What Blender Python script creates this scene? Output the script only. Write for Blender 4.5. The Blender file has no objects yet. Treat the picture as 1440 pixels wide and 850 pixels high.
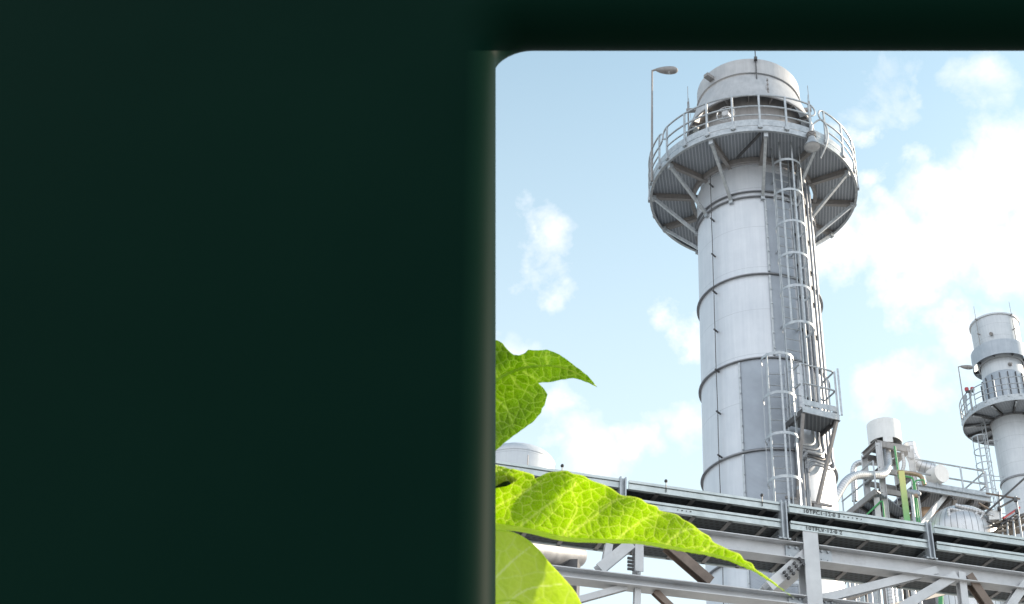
import bpy, bmesh, math, random
from mathutils import Vector, Matrix, noise
from mathutils.geometry import delaunay_2d_cdt
rnd = random.Random(7)
rad, sin, cos, pi = math.radians, math.sin, math.cos, math.pi
sc = bpy.context.scene
COL = sc.collection

# ------------------------------------------------------------------ camera
FPX, PPX, PPY = 1804.0, 1060.0, 425.0          # focal length and optical axis of the photograph
ZC = Vector((921 - PPX, PPY + 2240, FPX)).normalized()
PITCH = math.asin(ZC.z)
ROLL = math.asin(ZC.x / cos(PITCH))
FW = Vector((0, cos(PITCH), sin(PITCH)))
U0 = Vector((0, -sin(PITCH), cos(PITCH)))
RT = cos(ROLL) * Vector((1, 0, 0)) + sin(ROLL) * U0
UP = -sin(ROLL) * Vector((1, 0, 0)) + cos(ROLL) * U0
CAM = Vector((0, 0, 1.6))
cd = bpy.data.cameras.new('camera')
cam = bpy.data.objects.new('camera', cd)
COL.objects.link(cam)
cam.matrix_world = Matrix.Translation(CAM) @ Matrix((RT, UP, -FW)).transposed().to_4x4()
cd.sensor_fit = 'HORIZONTAL'
cd.sensor_width = 36
cd.lens = FPX / 1440 * 36
cd.shift_x = (720 - PPX) / 1440
cd.dof.use_dof = True
cd.dof.focus_distance = 14.0
cd.dof.aperture_fstop = 13.0
cd.clip_start = 0.05
cd.clip_end = 6000
sc.camera = cam

# ------------------------------------------------------------------ light
SUN_AZ, SUN_EL = 62.0, 22.0
SKY_STRENGTH, SUN_STRENGTH, EXPOSURE = 0.125, 3.8, 1.1
sd = bpy.data.lights.new('sun', 'SUN')
sd.energy = SUN_STRENGTH
sd.angle = rad(0.6)
sd.color = (1.0, 0.84, 0.66)
sun = bpy.data.objects.new('sun', sd)
COL.objects.link(sun)
SV = Vector((sin(rad(SUN_AZ)) * cos(rad(SUN_EL)), cos(rad(SUN_AZ)) * cos(rad(SUN_EL)), sin(rad(SUN_EL))))
sun.rotation_euler = SV.to_track_quat('Z', 'Y').to_euler()
sun.location = (40, 20, 40)
vs = sc.view_settings
vs.view_transform = 'Standard'
vs.look = 'None'
vs.gamma = 1
vs.use_curve_mapping = False
vs.exposure = EXPOSURE
sc.cycles.max_bounces = 8
sc.cycles.transparent_max_bounces = 8
sc.cycles.volume_step_rate = 1.0


def ray(x, y):
    return ((x - PPX) / FPX * RT - (y - PPY) / FPX * UP + FW).normalized()


def atY(x, y, Y):
    d = ray(x, y)
    return CAM + d * (Y / d.y)


def atZ(x, y, Z):
    d = ray(x, y)
    return CAM + d * ((Z - CAM.z) / d.z)


# ------------------------------------------------------------------ world: sky with clouds
wd = bpy.data.worlds.new('World')
sc.world = wd
wd.use_nodes = True
nt = wd.node_tree
nt.nodes.clear()


class NT:
    """tiny helper for node trees"""
    def __init__(s, t): s.t = t

    def n(s, kind, **kw):
        o = s.t.nodes.new(kind)
        for k, v in kw.items():
            if k.startswith('i_'):
                o.inputs[k[2:].replace('_', ' ')].default_value = v
            else:
                setattr(o, k, v)
        return o

    def l(s, a, b): s.t.links.new(a, b)

    def math(s, op, a, b=None, c=None, clamp=False):
        o = s.t.nodes.new('ShaderNodeMath')
        o.operation = op
        o.use_clamp = clamp
        for i, v in enumerate((a, b, c)):
            if v is None: continue
            if isinstance(v, (int, float)): o.inputs[i].default_value = v
            else: s.l(v, o.inputs[i])
        return o.outputs[0]

    def ramp(s, fac, stops, interp='LINEAR'):
        o = s.t.nodes.new('ShaderNodeValToRGB')
        cr = o.color_ramp
        cr.interpolation = interp
        while len(cr.elements) < len(stops): cr.elements.new(0.5)
        for e, (p, c) in zip(cr.elements, stops):
            e.position = p
            e.color = c if len(c) == 4 else (*c, 1)
        s.l(fac, o.inputs[0])
        return o.outputs[0]

    def mix(s, fac, a, b, blend='MIX'):
        o = s.t.nodes.new('ShaderNodeMix')
        o.data_type = 'RGBA'
        o.blend_type = blend
        if isinstance(fac, (int, float)): o.inputs[0].default_value = fac
        else: s.l(fac, o.inputs[0])
        for i, v in ((6, a), (7, b)):
            if isinstance(v, tuple): o.inputs[i].default_value = v if len(v) == 4 else (*v, 1)
            else: s.l(v, o.inputs[i])
        return o.outputs[2]


W = NT(nt)
sky = W.n('ShaderNodeTexSky', sky_type='NISHITA', sun_disc=False, sun_elevation=rad(SUN_EL), sun_rotation=rad(SUN_AZ),
          air_density=1.0, dust_density=1.6, ozone_density=0.6)
tc = W.n('ShaderNodeTexCoord')
vec = tc.outputs['Generated']
n1 = W.n('ShaderNodeTexNoise', i_Scale=13.0, i_Detail=10.0, i_Roughness=0.6, i_Distortion=0.35)
W.l(vec, n1.inputs['Vector'])
n2 = W.n('ShaderNodeTexNoise', i_Scale=3.2, i_Detail=5.0, i_Roughness=0.55)
W.l(vec, n2.inputs['Vector'])
# big cloud masses, given as directions in the sky and angular sizes
BLOBS = [(1440, 240, 108, 1.35), (1350, 325, 104, 1.35), (1258, 345, 88, 1.3), (1195, 345, 72, 1.2), (1430, 375, 80, 1.1), (1300, 400, 66, 1.0),
         (1210, 270, 44, .9), (1240, 556, 58, .85), (1300, 528, 64, .98), (1366, 496, 68, 1.05), (1420, 540, 66, .8), (1310, 230, 34, .56), (1195, 172, 28, .66),
         (768, 335, 62, .86), (795, 405, 52, .86), (762, 385, 54, .8), (962, 465, 44, .82), (965, 606, 66, .98), (905, 630, 52, .85), (830, 635, 66, .8),
         (785, 590, 54, .8), (1260, 112, 76, .60), (1400, 120, 66, .58), (1290, 125, 34, .6), (720, 520, 60, .6)]
wn = W.n('ShaderNodeTexNoise', i_Scale=17.0, i_Detail=6.0, i_Roughness=.6)
W.l(vec, wn.inputs['Vector'])
wm = W.n('ShaderNodeVectorMath', operation='MULTIPLY_ADD')
W.l(wn.outputs['Color'], wm.inputs[0])
wm.inputs[1].default_value = (.10, .10, .10)
wa = W.n('ShaderNodeVectorMath', operation='SUBTRACT')
W.l(vec, wa.inputs[0])
wa.inputs[1].default_value = (.05, .05, .05)
W.l(wa.outputs[0], wm.inputs[2])
wvec = wm.outputs[0]
field = None
for bx_, by_, br_, bw_ in BLOBS:
    d_ = ray(bx_, by_)
    vm = W.n('ShaderNodeVectorMath', operation='DISTANCE')
    W.l(wvec, vm.inputs[0])
    vm.inputs[1].default_value = d_
    m = W.n('ShaderNodeMapRange', interpolation_type='SMOOTHSTEP')
    m.inputs['From Min'].default_value = 0.0
    m.inputs['From Max'].default_value = br_ / FPX * 1.38
    m.inputs['To Min'].default_value = bw_
    m.inputs['To Max'].default_value = 0.0
    W.l(vm.outputs['Value'], m.inputs['Value'])
    field = m.outputs[0] if field is None else W.math('MAXIMUM', field, m.outputs[0])
dens = W.math('ADD', field, W.math('MULTIPLY', W.math('SUBTRACT', n1.outputs['Fac'], 0.5), 1.55))
dens = W.math('ADD', dens, W.math('MULTIPLY', W.math('SUBTRACT', n2.outputs['Fac'], 0.56), 0.7))
sep = W.n('ShaderNodeSeparateXYZ')
W.l(vec, sep.inputs[0])
back_fill = W.math('MULTIPLY_ADD', sep.outputs['Y'], -1.8, .1, clamp=True)
dens = W.math('MULTIPLY_ADD', back_fill, .62, dens)  # thickens the added cloud bank out of view
cloud = W.ramp(dens, [(0.26, (0, 0, 0)), (0.50, (.32, .32, .32)), (0.78, (.80, .80, .80)), (1.15, (1, 1, 1))])
veil = W.math('MULTIPLY_ADD', sep.outputs['Z'], -1.55, 1.36, clamp=True)
skt = W.mix(1.0, sky.outputs[0], (.92, 1.16, 1.06), 'MULTIPLY')        # cleaner, more cyan air
skc = W.mix(veil, skt, (3.75, 4.3, 4.5))
shade = W.math('MULTIPLY_ADD', n2.outputs['Fac'], 1.6, W.math('MULTIPLY_ADD', n1.outputs['Fac'], 1.2, -1.0), clamp=True)
near = W.mix(shade, (4.0, 4.15, 4.35), (4.9, 4.95, 5.0))
skc = W.mix(cloud, skc, W.mix(back_fill, near, (10.0, 10.1, 10.4)))      # bright cloud bank added behind the camera, unseen, as fill light
bg = W.n('ShaderNodeBackground', i_Strength=SKY_STRENGTH)
W.l(skc, bg.inputs['Color'])
wo = W.n('ShaderNodeOutputWorld')
W.l(bg.outputs[0], wo.inputs['Surface'])


# ------------------------------------------------------------------ materials
def material(name):
    m = bpy.data.materials.new(name)
    m.use_nodes = True
    t = NT(m.node_tree)
    p = m.node_tree.nodes['Principled BSDF']
    return m, t, p


def metal(name, c1, c2, rough=.5, metallic=.0, scale=3.0, streak=True, bump=.0, spec=.5, grime=.35):
    """weathered painted or galvanised metal: soft blotches, rain streaks, slight roughness change"""
    m, t, p = material(name)
    co = t.n('ShaderNodeTexCoord').outputs['Object']
    a = t.n('ShaderNodeTexNoise', i_Scale=scale, i_Detail=7.0, i_Roughness=.65)
    t.l(co, a.inputs['Vector'])
    f = a.outputs['Fac']
    if streak:
        mp = t.n('ShaderNodeMapping')
        mp.inputs['Scale'].default_value = (9, 9, .55)
        t.l(co, mp.inputs['Vector'])
        b = t.n('ShaderNodeTexNoise', i_Scale=1.3, i_Detail=5.0, i_Roughness=.6)
        t.l(mp.outputs[0], b.inputs['Vector'])
        f = t.math('ADD', t.math('MULTIPLY', f, .55), t.math('MULTIPLY', b.outputs['Fac'], .45))
    col = t.ramp(f, [(.34, c1), (.66, c2)])
    if grime:
        gn = t.n('ShaderNodeTexNoise', i_Scale=scale * 1.7, i_Detail=9.0, i_Roughness=.72)
        t.l(co, gn.inputs['Vector'])
        gm = t.math('MULTIPLY', t.math('SUBTRACT', gn.outputs['Fac'], .56, clamp=True), 5.0 * grime, clamp=True)
        col = t.mix(gm, col, (c1[0] * .62, c1[1] * .52, c1[2] * .44))
    t.l(col, p.inputs['Base Color'])
    p.inputs['Metallic'].default_value = metallic
    p.inputs['Specular IOR Level'].default_value = spec
    rr = t.math('MULTIPLY_ADD', f, .25, rough - .12)
    t.l(rr, p.inputs['Roughness'])
    if bump:
        bp = t.n('ShaderNodeBump', i_Strength=bump, i_Distance=.01)
        t.l(a.outputs['Fac'], bp.inputs['Height'])
        t.l(bp.outputs[0], p.inputs['Normal'])
    return m


def shell_material(name, c1, c2, pitch, seam_dark=.72):
    """sheet metal shell: welded courses with thin seams round it, streaks, vertical joints"""
    m, t, p = material(name)
    co = t.n('ShaderNodeTexCoord').outputs['Object']
    s = t.n('ShaderNodeSeparateXYZ')
    t.l(co, s.inputs[0])
    a = t.n('ShaderNodeTexNoise', i_Scale=1.6, i_Detail=8.0, i_Roughness=.62)
    t.l(co, a.inputs['Vector'])
    mp = t.n('ShaderNodeMapping')
    mp.inputs['Scale'].default_value = (10, 10, .5)
    t.l(co, mp.inputs['Vector'])
    b = t.n('ShaderNodeTexNoise', i_Scale=1.1, i_Detail=6.0, i_Roughness=.65)
    t.l(mp.outputs[0], b.inputs['Vector'])
    f = t.math('ADD', t.math('MULTIPLY', a.outputs['Fac'], .5), t.math('MULTIPLY', b.outputs['Fac'], .5))
    col = t.ramp(f, [(.33, c1), (.67, c2)])
    fr = t.math('FRACT', t.math('DIVIDE', s.outputs['Z'], pitch))
    line = t.math('LESS_THAN', fr, .012 / pitch)
    col = t.mix(line, col, tuple(v * seam_dark for v in c1))
    t.l(col, p.inputs['Base Color'])
    t.l(t.math('MULTIPLY_ADD', f, .3, .32), p.inputs['Roughness'])
    p.inputs['Metallic'].default_value = .25
    fine = t.n('ShaderNodeTexNoise', i_Scale=2.2, i_Detail=2.0)
    t.l(co, fine.inputs['Vector'])
    bp = t.n('ShaderNodeBump', i_Strength=.22, i_Distance=.05)
    h = t.math('SUBTRACT', fine.outputs['Fac'], t.math('MULTIPLY', line, .2))
    t.l(h, bp.inputs['Height'])
    t.l(bp.outputs[0], p.inputs['Normal'])
    return m


def perforated(name, c1, hole, cell, cyl_r=None, rough=.5):
    """sheet with rows of punched holes"""
    m, t, p = material(name)
    co = t.n('ShaderNodeTexCoord').outputs['Object']
    s = t.n('ShaderNodeSeparateXYZ')
    t.l(co, s.inputs[0])
    if cyl_r:
        ang = t.math('MULTIPLY', t.math('ARCTAN2', s.outputs['X'], s.outputs['Y']), cyl_r)
        u, v = ang, s.outputs['Z']
    else:
        u, v = s.outputs['X'], s.outputs['Y']
    v_ = t.math('DIVIDE', v, cell)
    row = t.math('FLOOR', v_)
    u_ = t.math('ADD', t.math('DIVIDE', u, cell), t.math('MULTIPLY', row, .5))
    du = t.math('SUBTRACT', t.math('FRACT', u_), .5)
    dv = t.math('SUBTRACT', t.math('FRACT', v_), .5)
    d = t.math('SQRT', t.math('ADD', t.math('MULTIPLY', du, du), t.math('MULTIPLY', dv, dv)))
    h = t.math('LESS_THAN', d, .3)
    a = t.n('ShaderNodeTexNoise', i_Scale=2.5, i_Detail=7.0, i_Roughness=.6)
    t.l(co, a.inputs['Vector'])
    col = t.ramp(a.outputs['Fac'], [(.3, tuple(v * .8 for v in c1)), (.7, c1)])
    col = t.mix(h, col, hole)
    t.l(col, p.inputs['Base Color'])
    p.inputs['Roughness'].default_value = rough
    p.inputs['Metallic'].default_value = .25
    return m


def grating(name, bar, gap, su, sv):
    """open bar grating seen from below: bearing bars one way, thin cross rods the other"""
    m, t, p = material(name)
    co = t.n('ShaderNodeTexCoord').outputs['Object']
    s = t.n('ShaderNodeSeparateXYZ')
    t.l(co, s.inputs[0])
    a = t.math('LESS_THAN', t.math('FRACT', t.math('DIVIDE', s.outputs['X'], su)), .30)
    b = t.math('LESS_THAN', t.math('FRACT', t.math('DIVIDE', s.outputs['Y'], sv)), .22)
    k = t.math('MAXIMUM', a, b)
    n = t.n('ShaderNodeTexNoise', i_Scale=4.0, i_Detail=5.0)
    t.l(co, n.inputs['Vector'])
    col = t.mix(k, gap, bar)
    col = t.mix(t.math('MULTIPLY', n.outputs['Fac'], .5), col, tuple(v * .6 for v in bar))
    t.l(col, p.inputs['Base Color'])
    p.inputs['Roughness'].default_value = .6
    p.inputs['Metallic'].default_value = .2
    return m


def lagging(name, c1, c2, pitch, axis='Z', metallic=.55, rough=.38):
    """insulated pipe cladding: aluminium sheets with dark lap joints every pitch metres"""
    m, t, p = material(name)
    co = t.n('ShaderNodeUVMap').outputs[0]
    s = t.n('ShaderNodeSeparateXYZ')
    t.l(co, s.inputs[0])
    n = t.n('ShaderNodeTexNoise', i_Scale=3.0, i_Detail=6.0, i_Roughness=.6)
    t.l(t.n('ShaderNodeTexCoord').outputs['Object'], n.inputs['Vector'])
    fr = t.math('FRACT', t.math('DIVIDE', s.outputs['X'], pitch))
    line = t.math('LESS_THAN', fr, .10)
    col = t.ramp(n.outputs['Fac'], [(.3, c1), (.7, c2)])
    col = t.mix(line, col, tuple(v * .35 for v in c1))
    t.l(col, p.inputs['Base Color'])
    p.inputs['Metallic'].default_value = metallic
    t.l(t.math('MULTIPLY_ADD', n.outputs['Fac'], .3, rough - .15), p.inputs['Roughness'])
    return m


def leaf_material(name, dark, light, vein, cell, soft=0.0, thru=.66):
    m, t, p = material(name)
    uv = t.n('ShaderNodeUVMap').outputs[0]
    wob = t.n('ShaderNodeTexNoise', i_Scale=cell * 1.2, i_Detail=3.0)
    t.l(uv, wob.inputs['Vector'])
    wv = t.n('ShaderNodeVectorMath', operation='MULTIPLY_ADD')
    t.l(wob.outputs['Color'], wv.inputs[0])
    wv.inputs[1].default_value = (.45 / cell,) * 3
    t.l(uv, wv.inputs[2])
    big = t.n('ShaderNodeTexVoronoi', feature='DISTANCE_TO_EDGE', voronoi_dimensions='2D', i_Scale=cell)
    t.l(wv.outputs[0], big.inputs['Vector'])
    sm = t.n('ShaderNodeTexVoronoi', feature='DISTANCE_TO_EDGE', voronoi_dimensions='2D', i_Scale=cell * 3.1)
    t.l(wv.outputs[0], sm.inputs['Vector'])
    vb = t.math('SUBTRACT', 1.0, t.math('DIVIDE', big.outputs['Distance'], .085), clamp=True)
    vb = t.math('POWER', vb, 1.4)
    vsn = t.math('MULTIPLY', t.math('SUBTRACT', 1.0, t.math('DIVIDE', sm.outputs['Distance'], .14), clamp=True), .32)
    vf = t.math('MAXIMUM', vb, vsn)
    vf = t.math('MULTIPLY', vf, 1.0 - soft)
    va = t.n('ShaderNodeAttribute', attribute_name='vein')
    vf = t.math('MAXIMUM', vf, va.outputs['Fac'])
    bl = t.n('ShaderNodeTexNoise', i_Scale=cell * .35, i_Detail=4.0)
    t.l(uv, bl.inputs['Vector'])
    body = t.ramp(bl.outputs['Fac'], [(.32, dark), (.68, light)])
    pillow = t.math('MULTIPLY', big.outputs['Distance'], 2.2, clamp=True)
    col = t.mix(vf, body, vein)
    t.l(col, p.inputs['Base Color'])
    p.inputs['Roughness'].default_value = .42
    bp = t.n('ShaderNodeBump', i_Strength=.55 * (1 - soft), i_Distance=.006)
    t.l(t.math('ADD', pillow, t.math('MULTIPLY', sm.outputs['Distance'], .7)), bp.inputs['Height'])
    t.l(bp.outputs[0], p.inputs['Normal'])
    tr = t.n('ShaderNodeBsdfTranslucent')
    t.l(col, tr.inputs['Color'])
    t.l(bp.outputs[0], tr.inputs['Normal'])
    mx = t.n('ShaderNodeMixShader')
    mx.inputs[0].default_value = thru
    t.l(p.outputs[0], mx.inputs[1])
    t.l(tr.outputs[0], mx.inputs[2])
    out = m.node_tree.nodes['Material Output']
    t.l(mx.outputs[0], out.inputs['Surface'])
    return m


M = {}
M['shell'] = shell_material('stack_shell', (.475, .51, .565), (.60, .63, .68), 1.24, .84)
M['shell_far'] = shell_material('far_shell', (.42, .45, .49), (.54, .57, .60), .8)
M['hood'] = metal('hood_paint', (.34, .35, .37), (.47, .48, .50), .55, .1, 2.0)
M['perf'] = perforated('perforated_cladding', (.36, .40, .46), (.20, .23, .275), .03, 1.533)
M['perf_far'] = metal('ribbed_cladding', (.30, .34, .39), (.40, .44, .49), .5, .3, 2.0)
M['galv'] = metal('galvanised_steel', (.30, .33, .36), (.46, .49, .52), .45, .45, 9.0, False, .05)
M['beam'] = metal('primed_beam_steel', (.47, .48, .50), (.60, .61, .63), .5, .2, 4.0, False, .06)
M['tray'] = metal('galvanised_tray', (.40, .45, .46), (.58, .63, .64), .4, .35, 7.0, False, .04)
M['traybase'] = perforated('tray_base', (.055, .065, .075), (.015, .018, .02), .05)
M['conduit'] = metal('conduit_steel', (.20, .215, .24), (.32, .34, .37), .5, .3, 6.0, False)
M['dark'] = metal('dark_steel', (.055, .055, .06), (.11, .11, .115), .55, .3, 6.0, False)
M['brown'] = metal('weathered_beam', (.12, .09, .075), (.23, .18, .15), .55, .2, 5.0, False)
M['inner'] = metal('soot_grey_steel', (.20, .19, .19), (.32, .31, .31), .6, .2, 3.0)
M['ring'] = metal('stiffener_ring', (.16, .165, .18), (.26, .27, .29), .5, .3, 4.0, False)
M['grate'] = grating('bar_grating', (.44, .48, .54), (.17, .19, .22), .085, .042)
M['grate_dark'] = grating('dark_grating', (.22, .24, .27), (.07, .08, .09), .085, .042)
M['white'] = metal('white_paint', (.62, .63, .64), (.74, .75, .76), .5, .0, 3.0)
M['lag'] = lagging('aluminium_lagging', (.46, .47, .49), (.62, .63, .65), .09)
M['lagbig'] = lagging('aluminium_lagging_wide', (.50, .51, .53), (.64, .65, .67), .16)
M['sun_brown'] = metal('sun_tinted_lagging', (.30, .19, .12), (.46, .31, .20), .4, .4, 3.0, False)  # brown lagging with the warm sun's tint put into its colour
M['green'] = metal('green_paint', (.05, .27, .10), (.09, .38, .15), .45, 0, 6.0, False)
M['cable'] = metal('cable_sheath', (.02, .02, .022), (.05, .05, .055), .5, 0, 8.0, False)
M['bronze'] = metal('bronze_conduit', (.25, .18, .12), (.42, .33, .25), .35, .6, 8.0, False)
M['glass'] = metal('lamp_lens', (.40, .41, .43), (.50, .51, .53), .2, 0, 8.0, False)
M['red'] = metal('red_plastic', (.34, .03, .04), (.45, .05, .06), .4, 0, 8.0, False)
M['ink'] = metal('stencil_ink', (.012, .012, .014), (.03, .03, .03), .6, 0, 8.0, False)
M['plank'] = metal('scaffold_plank', (.10, .085, .07), (.22, .19, .16), .7, 0, 5.0, False)
M['leaf'] = leaf_material('leaf_bright', (.46, .66, .006), (.62, .82, .012), (.88, .95, .36), 32)
M['leaf_up'] = leaf_material('leaf_mid', (.28, .46, .015), (.38, .56, .03), (.58, .72, .25), 36)
M['leaf_soft'] = leaf_material('leaf_pale', (.66, .82, .10), (.78, .90, .20), (.88, .95, .55), 14, .6)
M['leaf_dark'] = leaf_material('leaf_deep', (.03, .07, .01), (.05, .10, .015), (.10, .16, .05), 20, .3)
M['midrib'] = leaf_material('leaf_rib', (.80, .92, .22), (.88, .95, .34), (.9, .97, .5), 14, .7, .85)
M['stem'] = leaf_material('stem_green', (.20, .34, .03), (.28, .42, .05), (.4, .5, .1), 14, .8)

m_, t_, p_ = material('border_green')                   # satin green of the added border slab, faint random tone
n_ = t_.n('ShaderNodeTexNoise', i_Scale=2.0, i_Detail=4.0)
t_.l(t_.n('ShaderNodeTexCoord').outputs['Object'], n_.inputs['Vector'])
t_.l(t_.ramp(n_.outputs['Fac'], [(.3, (.0015, .0112, .0074)), (.7, (.0019, .0126, .0083))]), p_.inputs['Base Color'])
p_.inputs['Roughness'].default_value = .5
p_.inputs['Specular IOR Level'].default_value = .012
M['green_border'] = m_
m_, t_, p_ = material('gravel_ground')
n_ = t_.n('ShaderNodeTexNoise', i_Scale=.6, i_Detail=10.0, i_Roughness=.7)
t_.l(t_.n('ShaderNodeTexCoord').outputs['Object'], n_.inputs['Vector'])
t_.l(t_.ramp(n_.outputs['Fac'], [(.3, (.26, .255, .245)), (.7, (.38, .37, .355))]), p_.inputs['Base Color'])
p_.inputs['Roughness'].default_value = .9
M['ground'] = m_
m_, t_, p_ = material('gauge_paint')                        # level column painted yellow at the top, green at the foot
s_ = t_.n('ShaderNodeSeparateXYZ')
t_.l(t_.n('ShaderNodeTexCoord').outputs['Generated'], s_.inputs[0])
t_.l(t_.ramp(s_.outputs['Z'], [(.42, (.16, .48, .20)), (.92, (.58, .58, .22))]), p_.inputs['Base Color'])
p_.inputs['Roughness'].default_value = .5
M['gauge'] = m_


# ------------------------------------------------------------------ mesh helpers
class MB:
    def __init__(s):
        s.v, s.f, s.uv = [], [], {}

    def box(s, c, size, rot=None):
        c = Vector(c)
        b = len(s.v)
        for i in (-.5, .5):
            for j in (-.5, .5):
                for k in (-.5, .5):
                    p = Vector((i * size[0], j * size[1], k * size[2]))
                    s.v.append(c + (rot @ p if rot else p))
        for q in ((0, 1, 3, 2), (4, 6, 7, 5), (0, 4, 5, 1), (2, 3, 7, 6), (0, 2, 6, 4), (1, 5, 7, 3)):
            s.f.append([b + i for i in q])
        return s

    @staticmethod
    def frame(p0, p1, up=(0, 0, 1)):
        a = (Vector(p1) - Vector(p0)).normalized()
        up = Vector(up)
        if abs(a.dot(up.normalized())) > .985: up = Vector((0, 1, 0)) if abs(a.y) < .9 else Vector((1, 0, 0))
        y = up.cross(a).normalized()
        z = a.cross(y).normalized()
        return Matrix((a, y, z)).transposed()

    def bar(s, p0, p1, w, h, up=(0, 0, 1)):
        p0, p1 = Vector(p0), Vector(p1)
        return s.box((p0 + p1) / 2, ((p1 - p0).length, w, h), s.frame(p0, p1, up))

    def prism(s, p0, p1, prof, up=(0, 0, 1)):
        """extrude a closed outline (y,z pairs) from p0 to p1"""
        R = s.frame(p0, p1, up)
        b = len(s.v)
        n = len(prof)
        for p in (Vector(p0), Vector(p1)):
            for (y, z) in prof: s.v.append(p + R @ Vector((0, y, z)))
        for i in range(n):
            j = (i + 1) % n
            s.f.append([b + i, b + j, b + n + j, b + n + i])
        s.f.append([b + i for i in range(n)][::-1])
        s.f.append([b + n + i for i in range(n)])
        return s

    def ibeam(s, p0, p1, h, w, t=.012, up=(0, 0, 1)):
        a, c, q = w / 2, h / 2, t / 2
        return s.prism(p0, p1, [(-a, -c), (a, -c), (a, -c + t), (q, -c + t), (q, c - t), (a, c - t), (a, c), (-a, c), (-a, c - t),
                                (-q, c - t), (-q, -c + t), (-a, -c + t)], up)

    def channel(s, p0, p1, h, w, t=.01, up=(0, 0, 1), flip=1):
        c = h / 2
        pr = [(0, -c), (w, -c), (w, -c + t), (t, -c + t), (t, c - t), (w, c - t), (w, c), (0, c)]
        return s.prism(p0, p1, [(y * flip, z) for y, z in pr], up)

    def tube(s, path, r, seg=8, closed=False, caps=True):
        path = [Vector(p) for p in path]
        n = len(path)
        rs = r if isinstance(r, (list, tuple)) else [r] * n
        b = len(s.v)
        prev = None
        L = 0
        for i, p in enumerate(path):
            if closed: t = path[(i + 1) % n] - path[i - 1]
            else: t = path[min(i + 1, n - 1)] - path[max(i - 1, 0)]
            t.normalize()
            if prev is None:
                ref = Vector((0, 0, 1)) if abs(t.z) < .9 else Vector((1, 0, 0))
                x = ref.cross(t).normalized()
            else:
                x = (prev - t * prev.dot(t)).normalized()
            prev = x
            y = t.cross(x)
            if i: L += (p - path[i - 1]).length
            for k in range(seg):
                a = 2 * pi * k / seg
                s.uv[len(s.v)] = (L, k / seg)
                s.v.append(p + (x * cos(a) + y * sin(a)) * rs[i])
        m = n if closed else n - 1
        for i in range(m):
            j = (i + 1) % n
            for k in range(seg):
                l = (k + 1) % seg
                s.f.append([b + i * seg + k, b + i * seg + l, b + j * seg + l, b + j * seg + k])
        if caps and not closed:
            s.f.append([b + k for k in range(seg)][::-1])
            s.f.append([b + (n - 1) * seg + k for k in range(seg)])
        return s

    def lathe(s, prof, seg=64, a0=0.0, a1=2 * pi, c=(0, 0, 0), close=False):
        """revolve (r,z) pairs about z; close joins last to first pair (a ring with thickness)"""
        c = Vector(c)
        full = abs(a1 - a0 - 2 * pi) < 1e-6
        b = len(s.v)
        n = len(prof)
        cols = seg if full else seg + 1
        for i in range(cols):
            a = a0 + (a1 - a0) * i / seg
            L = 0
            for q, (r, z) in enumerate(prof):
                if q: L += math.hypot(r - prof[q - 1][0], z - prof[q - 1][1])
                s.uv[len(s.v)] = (a * 1.0, L)
                s.v.append(c + Vector((r * sin(a), -r * cos(a), z)))
        m = n if close else n - 1
        for i in range(seg):
            j = (i + 1) % cols
            for k in range(m):
                l = (k + 1) % n
                s.f.append([b + i * n + k, b + j * n + k, b + j * n + l, b + i * n + l])
        if not full and close:
            s.f.append([b + k for k in range(n)])
            s.f.append([b + (cols - 1) * n + k for k in range(n)][::-1])
        return s

    def disc(s, c, r, nrm, seg=24, th=.02):
        c, nrm = Vector(c), Vector(nrm).normalized()
        return s.tube([c - nrm * th / 2, c + nrm * th / 2], r, seg)

    def build(s, name, mat, parent=None, world=False, smooth=True, weld=False):
        vs_ = s.v
        if parent is not None and world:
            r = parent
            while r.parent: r = r.parent
            mi = (Matrix.Translation(r.location) @ Matrix.Rotation(r.rotation_euler.z, 4, 'Z')).inverted()
            vs_ = [mi @ v for v in vs_]
        me = bpy.data.meshes.new(name)
        me.from_pydata([tuple(v) for v in vs_], [], s.f)
        bm = bmesh.new()
        bm.from_mesh(me)
        if s.uv:
            bm.verts.ensure_lookup_table()
            ul = bm.loops.layers.uv.new('UVMap')
            for f in bm.faces:
                for lp in f.loops: lp[ul].uv = s.uv.get(lp.vert.index, (0, 0))
        if weld: bmesh.ops.remove_doubles(bm, verts=bm.verts, dist=1e-5)
        bmesh.ops.recalc_face_normals(bm, faces=bm.faces)
        bm.to_mesh(me)
        bm.free()
        if smooth:
            me.shade_smooth()
            me.set_sharp_from_angle(angle=rad(38))
        me.materials.append(M[mat])
        o = bpy.data.objects.new(name, me)
        COL.objects.link(o)
        o.parent = parent
        return o


def tag(o, label=None, cat=None, group=None, kind=None):
    if label: o['label'] = label
    if cat: o['category'] = cat
    if group: o['group'] = group
    if kind: o['kind'] = kind
    return o


def thing(name, label, cat, loc, rotz=0.0, group=None):
    o = bpy.data.objects.new(name, None)
    COL.objects.link(o)
    o.location = loc
    o.rotation_euler = (0, 0, rotz)
    o.empty_display_size = .3
    return tag(o, label, cat, group)


def solo(mb, name, mat, label, cat, group=None):
    """a thing that is one mesh, its origin moved to its base"""
    xs = [v.x for v in mb.v]; ys = [v.y for v in mb.v]; zs = [v.z for v in mb.v]
    c = Vector(((min(xs) + max(xs)) / 2, (min(ys) + max(ys)) / 2, min(zs)))
    mb.v = [v - c for v in mb.v]
    o = mb.build(name, mat)
    o.location = c
    return tag(o, label, cat, group)


def turned(o, ang):
    """a copy of a radial part, turned about its thing's axis, with its own children"""
    c = o.copy()
    COL.objects.link(c)
    c.parent = o.parent
    c.rotation_euler = (0, 0, ang)
    for ch in o.children:
        d = ch.copy()
        COL.objects.link(d)
        d.parent = c
    return c


def pol(r, phi, z):
    a = rad(phi)
    return Vector((r * sin(a), -r * cos(a), z))


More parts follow.
